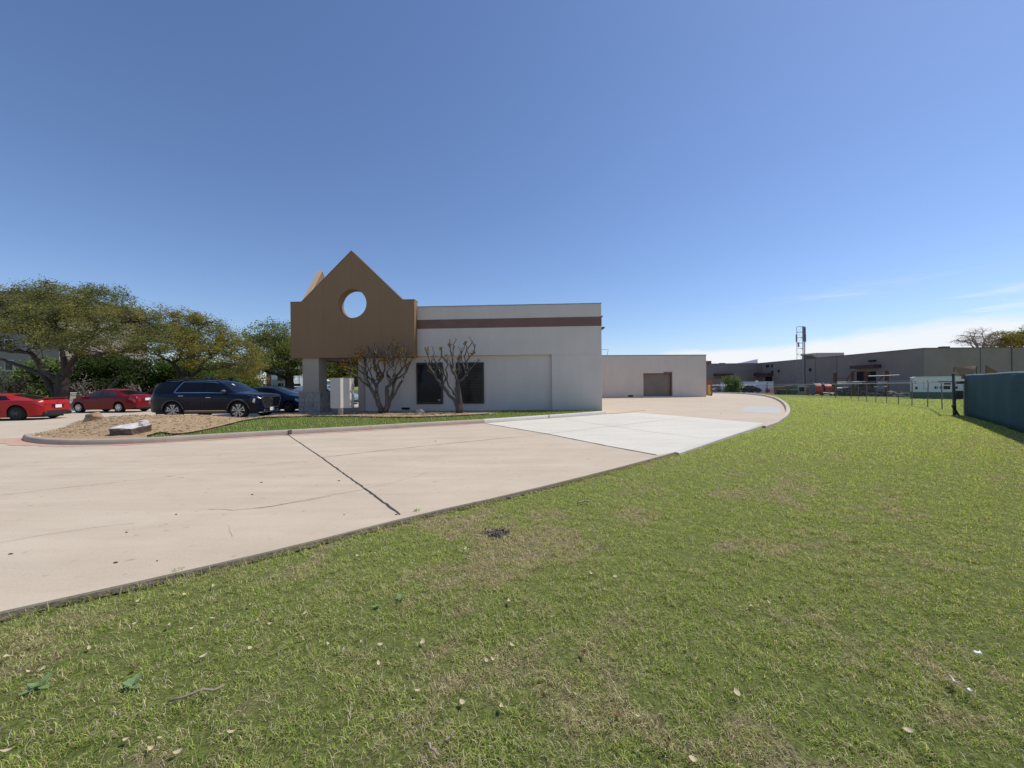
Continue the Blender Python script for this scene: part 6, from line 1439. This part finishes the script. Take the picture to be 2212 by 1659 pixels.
def lawn_blades():
    rng = np.random.default_rng(77); VV, CC = [], []; LP = [(p[0], p[1]) for p in LAWN]
    for y0, y1, dens, L, w in ((1.0,2.2,15000,.036,.0030),(2.2,3.4,13000,.035,.0033),(3.4,5,9500,.036,.0040),(5,7.5,4600,.038,.0052),(7.5,11,2300,.042,.0075),(11,17,1000,.047,.0105),(17,26,440,.052,.016),(26,44,150,.06,.028)):
        xl, xr = -1.42*y1-1, 1.42*y1+1.5; n = int(dens*(y1-y0)*(xr-xl)); x = rng.uniform(xl, xr, n); y = rng.uniform(y0, y1, n)
        k = inside(LP, x, y) & (np.abs(x) < 1.42*y+1.4); x, y = x[k], y[k]
        if y0 > 6: k = ~((x > GA.x-14) & (np.abs((x-GA.x)*(-GD.y)+(y-GA.y)*GD.x) < .0)); x, y = x[k], y[k]
        KA = np.array([(p.x, p.y) for p in resample([q.copy() for q in KB], .25)]); far_ = np.ones(len(x), bool); sel = (y > 9) & (x > 4); far_[sel] = [np.hypot(KA[:, 0]-a, KA[:, 1]-b).min() > .26 for a, b in zip(x[sel], y[sel])]; x, y = x[far_], y[far_]
        d = dryness(x, y); keep = rng.uniform(size=len(x)) > .45*d**1.5; x, y, d = x[keep], y[keep], d[keep]; z = bank_z(x, y)-.012; cl = vnoise(x, y, 14, 21)*.6+vnoise(x, y, 32, 22)*.4; kk = rng.uniform(size=len(x)) < np.clip((cl-.30)*3.2, .16, 1) if y0 < 7 else np.ones(len(x), bool); x, y, d, z, cl = x[kk], y[kk], d[kk], z[kk], cl[kk]
        V, C, isd = blades(x, y, z, L*rng.uniform(.5, 1.35, len(x))*(1-.25*d)*(.55+.9*cl), w*rng.uniform(.7, 1.3, len(x)), d, rng, .25*d+.28+.1*np.clip((y-2.5)/7, 0, 1), (1.14+.44*np.clip((y-2.5)/8, 0, 1)**.8)[:, None]); VV.append(V); CC.append(C)  # green brightened with distance: lusher turf plus painted-in light on far blade tips
        # dead stems lying flat
        m = int(len(x)*.42); pw = .15+d; k = rng.choice(len(x), m, p=pw/pw.sum()); V, C, _ = blades(x[k]+rng.normal(size=m)*.02, y[k]+rng.normal(size=m)*.02, z[k]+.012, L*rng.uniform(.7, 1.5, m), w*.75*np.ones(m), np.ones(m), rng, .8); VV.append(V); CC.append(C)
    # ragged fringe along the slab edge
    E = resample(EDGE, .05); ex = np.array([(p.x, p.y) for p in E if p.y < 14]); k = rng.integers(0, len(ex)-1, 7000); q = ex[k]; dd = ex[np.minimum(k+1, len(ex)-1)]-q; dd /= np.linalg.norm(dd, axis=1)[:, None]+1e-9
    nrm = np.stack([dd[:, 1], -dd[:, 0]], 1); q = q+nrm*np.abs(rng.normal(size=(len(k), 1)))*.035; keep = vnoise(q[:, 0], q[:, 1], 2.2, 9) > .30; q = q[keep]
    V, C, _ = blades(q[:, 0], q[:, 1], np.full(len(q), -.06), rng.uniform(.03, .072, len(q)), np.full(len(q), .005), np.full(len(q), .2), rng); VV.append(V); CC.append(C)
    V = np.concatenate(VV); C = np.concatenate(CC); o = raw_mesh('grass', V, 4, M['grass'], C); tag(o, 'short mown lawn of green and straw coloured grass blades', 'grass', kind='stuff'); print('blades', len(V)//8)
    # the island strip
    n = 60000; x = rng.uniform(-13.5, 5, n); y = rng.uniform(9.5, 19.5, n); k = inside(GRASS_ISL, x, y); x, y = x[k], y[k]; z = np.array([isl_h(a, b) for a, b in zip(x, y)])-.01; d = np.clip((vnoise(x, y, 1.2, 5)-.62)*2.5, 0, .6)
    V, C, _ = blades(x, y, z, rng.uniform(.04, .09, len(x)), np.full(len(x), .012), d, rng); o = raw_mesh('grass', V, 4, M['grass'], C); tag(o, 'bright green grass on the strip behind the island kerb', 'grass', kind='stuff')
lawn_blades()

def near_soil():
    xs = np.arange(-7.5, 13.01, .08); ys = np.arange(.4, 11.01, .08); X, Y = np.meshgrid(xs, ys); d = dryness(X.ravel(), Y.ravel()); nx = len(xs)
    mb = MB(); ins = inside([(p[0], p[1]) for p in LAWN], X.ravel(), Y.ravel()); mb.v = [(a, b, -.054-.02*(not c)+.008*math.sin(a*7)*math.sin(b*9)) for a, b, c in zip(X.ravel(), Y.ravel(), ins)]
    mb.f = [(j*nx+i, j*nx+i+1, (j+1)*nx+i+1, (j+1)*nx+i) for j in range(len(ys)-1) for i in range(nx-1)]; mb.mi = [0]*len(mb.f)
    o = mb.build('ground', M['soilbase'], None, True, fix=False); set_col(o.data, np.concatenate([np.repeat(d[:, None], 3, 1), np.ones((len(d), 1))], 1)); tag(o, 'bare soil and straw thatch under the near grass', 'ground', kind='structure')
    t = MB(); E = resample([p.copy() for p in EDGE if p.y < 9.5], .06); rn = random.Random(2); n = len(E)
    for i, p in enumerate(E):
        q = E[min(i+1, n-1)]-E[max(i-1, 0)]; q.z = 0; q.normalize(); s_ = Vector((q.y, -q.x, 0)); w = rn.uniform(.018, .045); t.v += [tuple(p-s_*.004+Vector((0,0,-.012))), tuple(p+s_*.012+Vector((0,0,-.03))), tuple(p+s_*w+Vector((0,0,-.046)))]
    for i in range(n-1):
        for k in (0, 1): a = 3*i+k; t.f.append((a, a+1, a+4, a+3)); t.mi.append(0)
    tag(t.build('soil', M['edgesoil']), 'dark soil gap between the slab edge and the lawn', 'soil', kind='structure')
M['edgesoil'] = var('dark_edge_soil', (.125,.10,.075), .95, 18, .5, 60, .3, .5)
near_soil()
# dry leaves, twigs, weeds and litter on the lawn
M['twigbark'] = var('grey_tan_twig', (.30,.235,.165), .9, 14, .3); M['dryleaf'] = var('pale_dry_leaf', (.55,.45,.28), .8, 12, .2, 60, .1, 0); M['brownleaf'] = var('brown_dead_leaf', (.15,.075,.035), .85, 12, .25, 60, .1, 0)
def leaf_mesh(L, w, curl):
    m = MB(); G = []
    for i in range(7):
        t = i/6; ww = w*math.sin(PI*min(1, t*.95+.03))**.8; G.append([((t-.5)*L, s_*ww, .006+curl*((t-.5)**2)*4+.35*curl*abs(s_)*(1 if s_ else 0)) for s_ in (-1, -.5, 0, .5, 1)])
    m.grid(G); return m
protos = [leaf_mesh(.052,.012,.010), leaf_mesh(.044,.014,.007), leaf_mesh(.038,.011,.012)]
lq = crop(0, 2300, 1.7015); lr = crop(1300, 2000, 1.62); ls = crop(2600, 1900, 1.4763)
spots = [lq(*p) for p in [(600,455),(40,518),(190,620),(240,610),(290,595),(920,140),(1345,170),(1235,90),(1175,75),(1435,35),(1605,25),(1670,165),(1725,270),(1810,290),(1280,325),(1130,305),(910,285),(1395,340),(1430,255),(2050,215),(2205,435),(1375,505),(1675,455),(1810,200),(900,590),(850,1080),(1085,1065),(1205,1160),(30,1160),(1020,1140),(1555,1030)]] + [lr(*p) for p in [(135,168),(785,228),(300,340),(175,320),(695,298),(865,275),(270,272),(820,690),(1140,620),(1825,455),(205,880),(320,895),(590,885),(1350,865),(1620,958),(1000,1000),(1045,998),(560,1195),(845,1275),(1090,1305),(305,1020),(1840,1355),(1965,1365),(1160,905),(1665,435)]] + [ls(*p) for p in [(630,720),(530,745),(185,1640),(50,1535),(1440,1475),(445,1250),(1110,585)]]
rnd = random.Random(4); first = {}
for i, (u, v) in enumerate(spots):
    p = gl(u, v); k = i % 3; brown = i % 7 == 3
    key = (k, brown)
    if key not in first:
        o = protos[k].build('dry_leaf', M['brownleaf' if brown else 'dryleaf'], None, True); first[key] = o
    else:
        o = first[key].copy(); COL.objects.link(o)
    o.location = (p.x, p.y, p.z+.020); o.rotation_euler = (rnd.uniform(-.35, .35), rnd.uniform(-.35, .35), rnd.uniform(0, 6.28)); o.scale = (rnd.uniform(.65, 1.0),)*3
    tag(o, 'curled brown dead leaf lying on the lawn' if brown else 'small pale tan dry leaf lying on the lawn', 'leaf', 'dry leaves scattered on the lawn')
for i, (lab, u0, v0, u1, v1, r) in enumerate([('bent grey twig lying in the left foreground grass', *lq(1130,822), *lq(1500,735), .006), ('short brown stick at the bottom of the lawn', *lr(620,1540), *lr(690,1640), .005), ('pale stick lying flat near the lower middle lawn', *lr(730,1530), *lr(800,1485), .005), ('thin twig in the grass just beyond the bare patch', *cC(635,835), *cC(715,822), .010)]):
    a, b = gl(u0, v0), gl(u1, v1); a.z += .03; b.z += .04; t = thing('twig', lab, 'twig'); m = MB(); w_ = wiggle([a, b], .06, rnd, 5); m.tube(w_, [r]*len(w_), 6); m.build('stem', M['twigbark'], t, True); m = MB(); m.tube([w_[3], w_[3]+(b-a).cross(Vector((0,0,1)))*.12+Vector((0,0,.01))], r*.6, 5); m.build('side_shoot', M['twigbark'], t)
for lab, (u, v), rz, L, cur in [('curved white scrap of paper standing in the right foreground grass', ls(1720,1200), 1.2, .055, .5), ('small white scrap lying flat beside the curved one', ls(1815,1247), .9, .032, .1), ('white scrap further up the lawn at far right', ls(1860,1030), .1, .04, .2)]:
    p = gl(u, v); m = MB(); G = []
    for i in range(8):
        a = cur*3*(i/7-.5); G.append([(L*(i/7-.5), .010+.004*math.sin(i)+s_*.007, .012+L*.8*abs(i/7-.5)*cur+.004*s_) for s_ in (-1, 1)])
    m.grid(G); o = m.build('paper_scrap', M['white'], None, True); o.modifiers.new('t', 'SOLIDIFY').thickness = .0015; o.location = (p.x, p.y, p.z+.02); o.rotation_euler = (.5*cur, 0, rz); tag(o, lab, 'litter')
WEED = [(.17,.24,.13),(.20,.27,.14),(.23,.30,.13)]
for i, (lab, (u, v), n, L) in enumerate([('grey green broadleaf weed at the far left of the lawn', lq(260,700), 9, .085), ('dark upright broadleaf weed left of the bent twig', lq(880,700), 7, .085), ('small broadleaf weed in the middle of the lawn', lr(450,590), 9, .055), ('low weed rosette beside the small broadleaf weed', lr(300,640), 7, .045), ('weed tuft sprouting from the slab edge joint', cB(1415,1045), 16, .10), ('leafy clump growing over the slab edge on the left', cA(1190,1205), 12, .08)]):
    p = gl(u, v) if i < 4 else gnd(u, v, -.03); rng = np.random.default_rng(90+i); rn = random.Random(90+i); m = MB(); Cc = []
    for k in range(n):
        a = 2*PI*k/n+rn.uniform(-.3, .3); el = rn.uniform(.15, .9 if i < 4 else 1.3); ln_ = L*rn.uniform(.7, 1.2); wd = ln_*(.26 if i < 4 else .07); d = Vector((math.cos(a)*math.cos(el), math.sin(a)*math.cos(el), math.sin(el))); s_ = Vector((-math.sin(a), math.cos(a), 0))
        G = [[d*(ln_*t)+s_*(wd*math.sin(PI*min(1, t*.9+.05))*q)+Vector((0,0,-.5*ln_*t*t*.4+abs(q)*.004)) for q in (-1, 0, 1)] for t in (0,.2,.45,.7,.9,1.0)]; m.grid(G)
    o = m.build('weed', M['leaf'], None, True); c = np.array(WEED)[rng.integers(0, 3, len(o.data.vertices))]; set_col(o.data, np.concatenate([c, np.ones((len(c), 1))], 1)); o.location = (p.x, p.y, p.z+.01); o.scale = (.75,)*3; tag(o, lab, 'weed')
# dark bare hole in the turf
p = gl(*lr(1065, 165)); m = MB(); rn = random.Random(12)
for _ in range(150): m.box((p.x+rn.gauss(0, .06), p.y+rn.gauss(0, .05), p.z+rn.uniform(.005, .03)), (rn.uniform(.006, .026), rn.uniform(.006, .02), rn.uniform(.005, .014)), M=Matrix.Rotation(rn.uniform(0, 3), 3, 'Z') @ Matrix.Rotation(rn.uniform(-.6, .6), 3, 'X'))
M['soil'] = var('dark_crumbly_soil', (.15,.12,.09), .95, 20, .5); tag(m.build('soil_crumbs', M['soil']), 'dark crumbly bare soil spot in the middle of the lawn', 'soil', kind='stuff')
m = MB()
for cv, x, y, s_ in [(cA,1690,677,.035),(cA,1180,811,.022),(cA,848,931,.022),(cA,72,1076,.035),(cA,775,1134,.035),(cA,1053,1123,.014),(cB,740,760,.04),(cB,65,774,.04),(cB,1580,415,.06),(cB,785,1057,.015),(cB,1240,1055,.03),(cE,1705,1268,.12),(cE,1645,1266,.09),(cE,1985,1392,.10),(cC,1467,160,.1)]:
    q = gnd(*cv(x, y)); m.ball((q.x, q.y, .004), (s_*.55, s_*.3, .006), 9, 5)
tag(m.build('oil_spots', M['joint'], None, True), 'small dark debris specks dotted over the driveway', 'debris', kind='stuff')
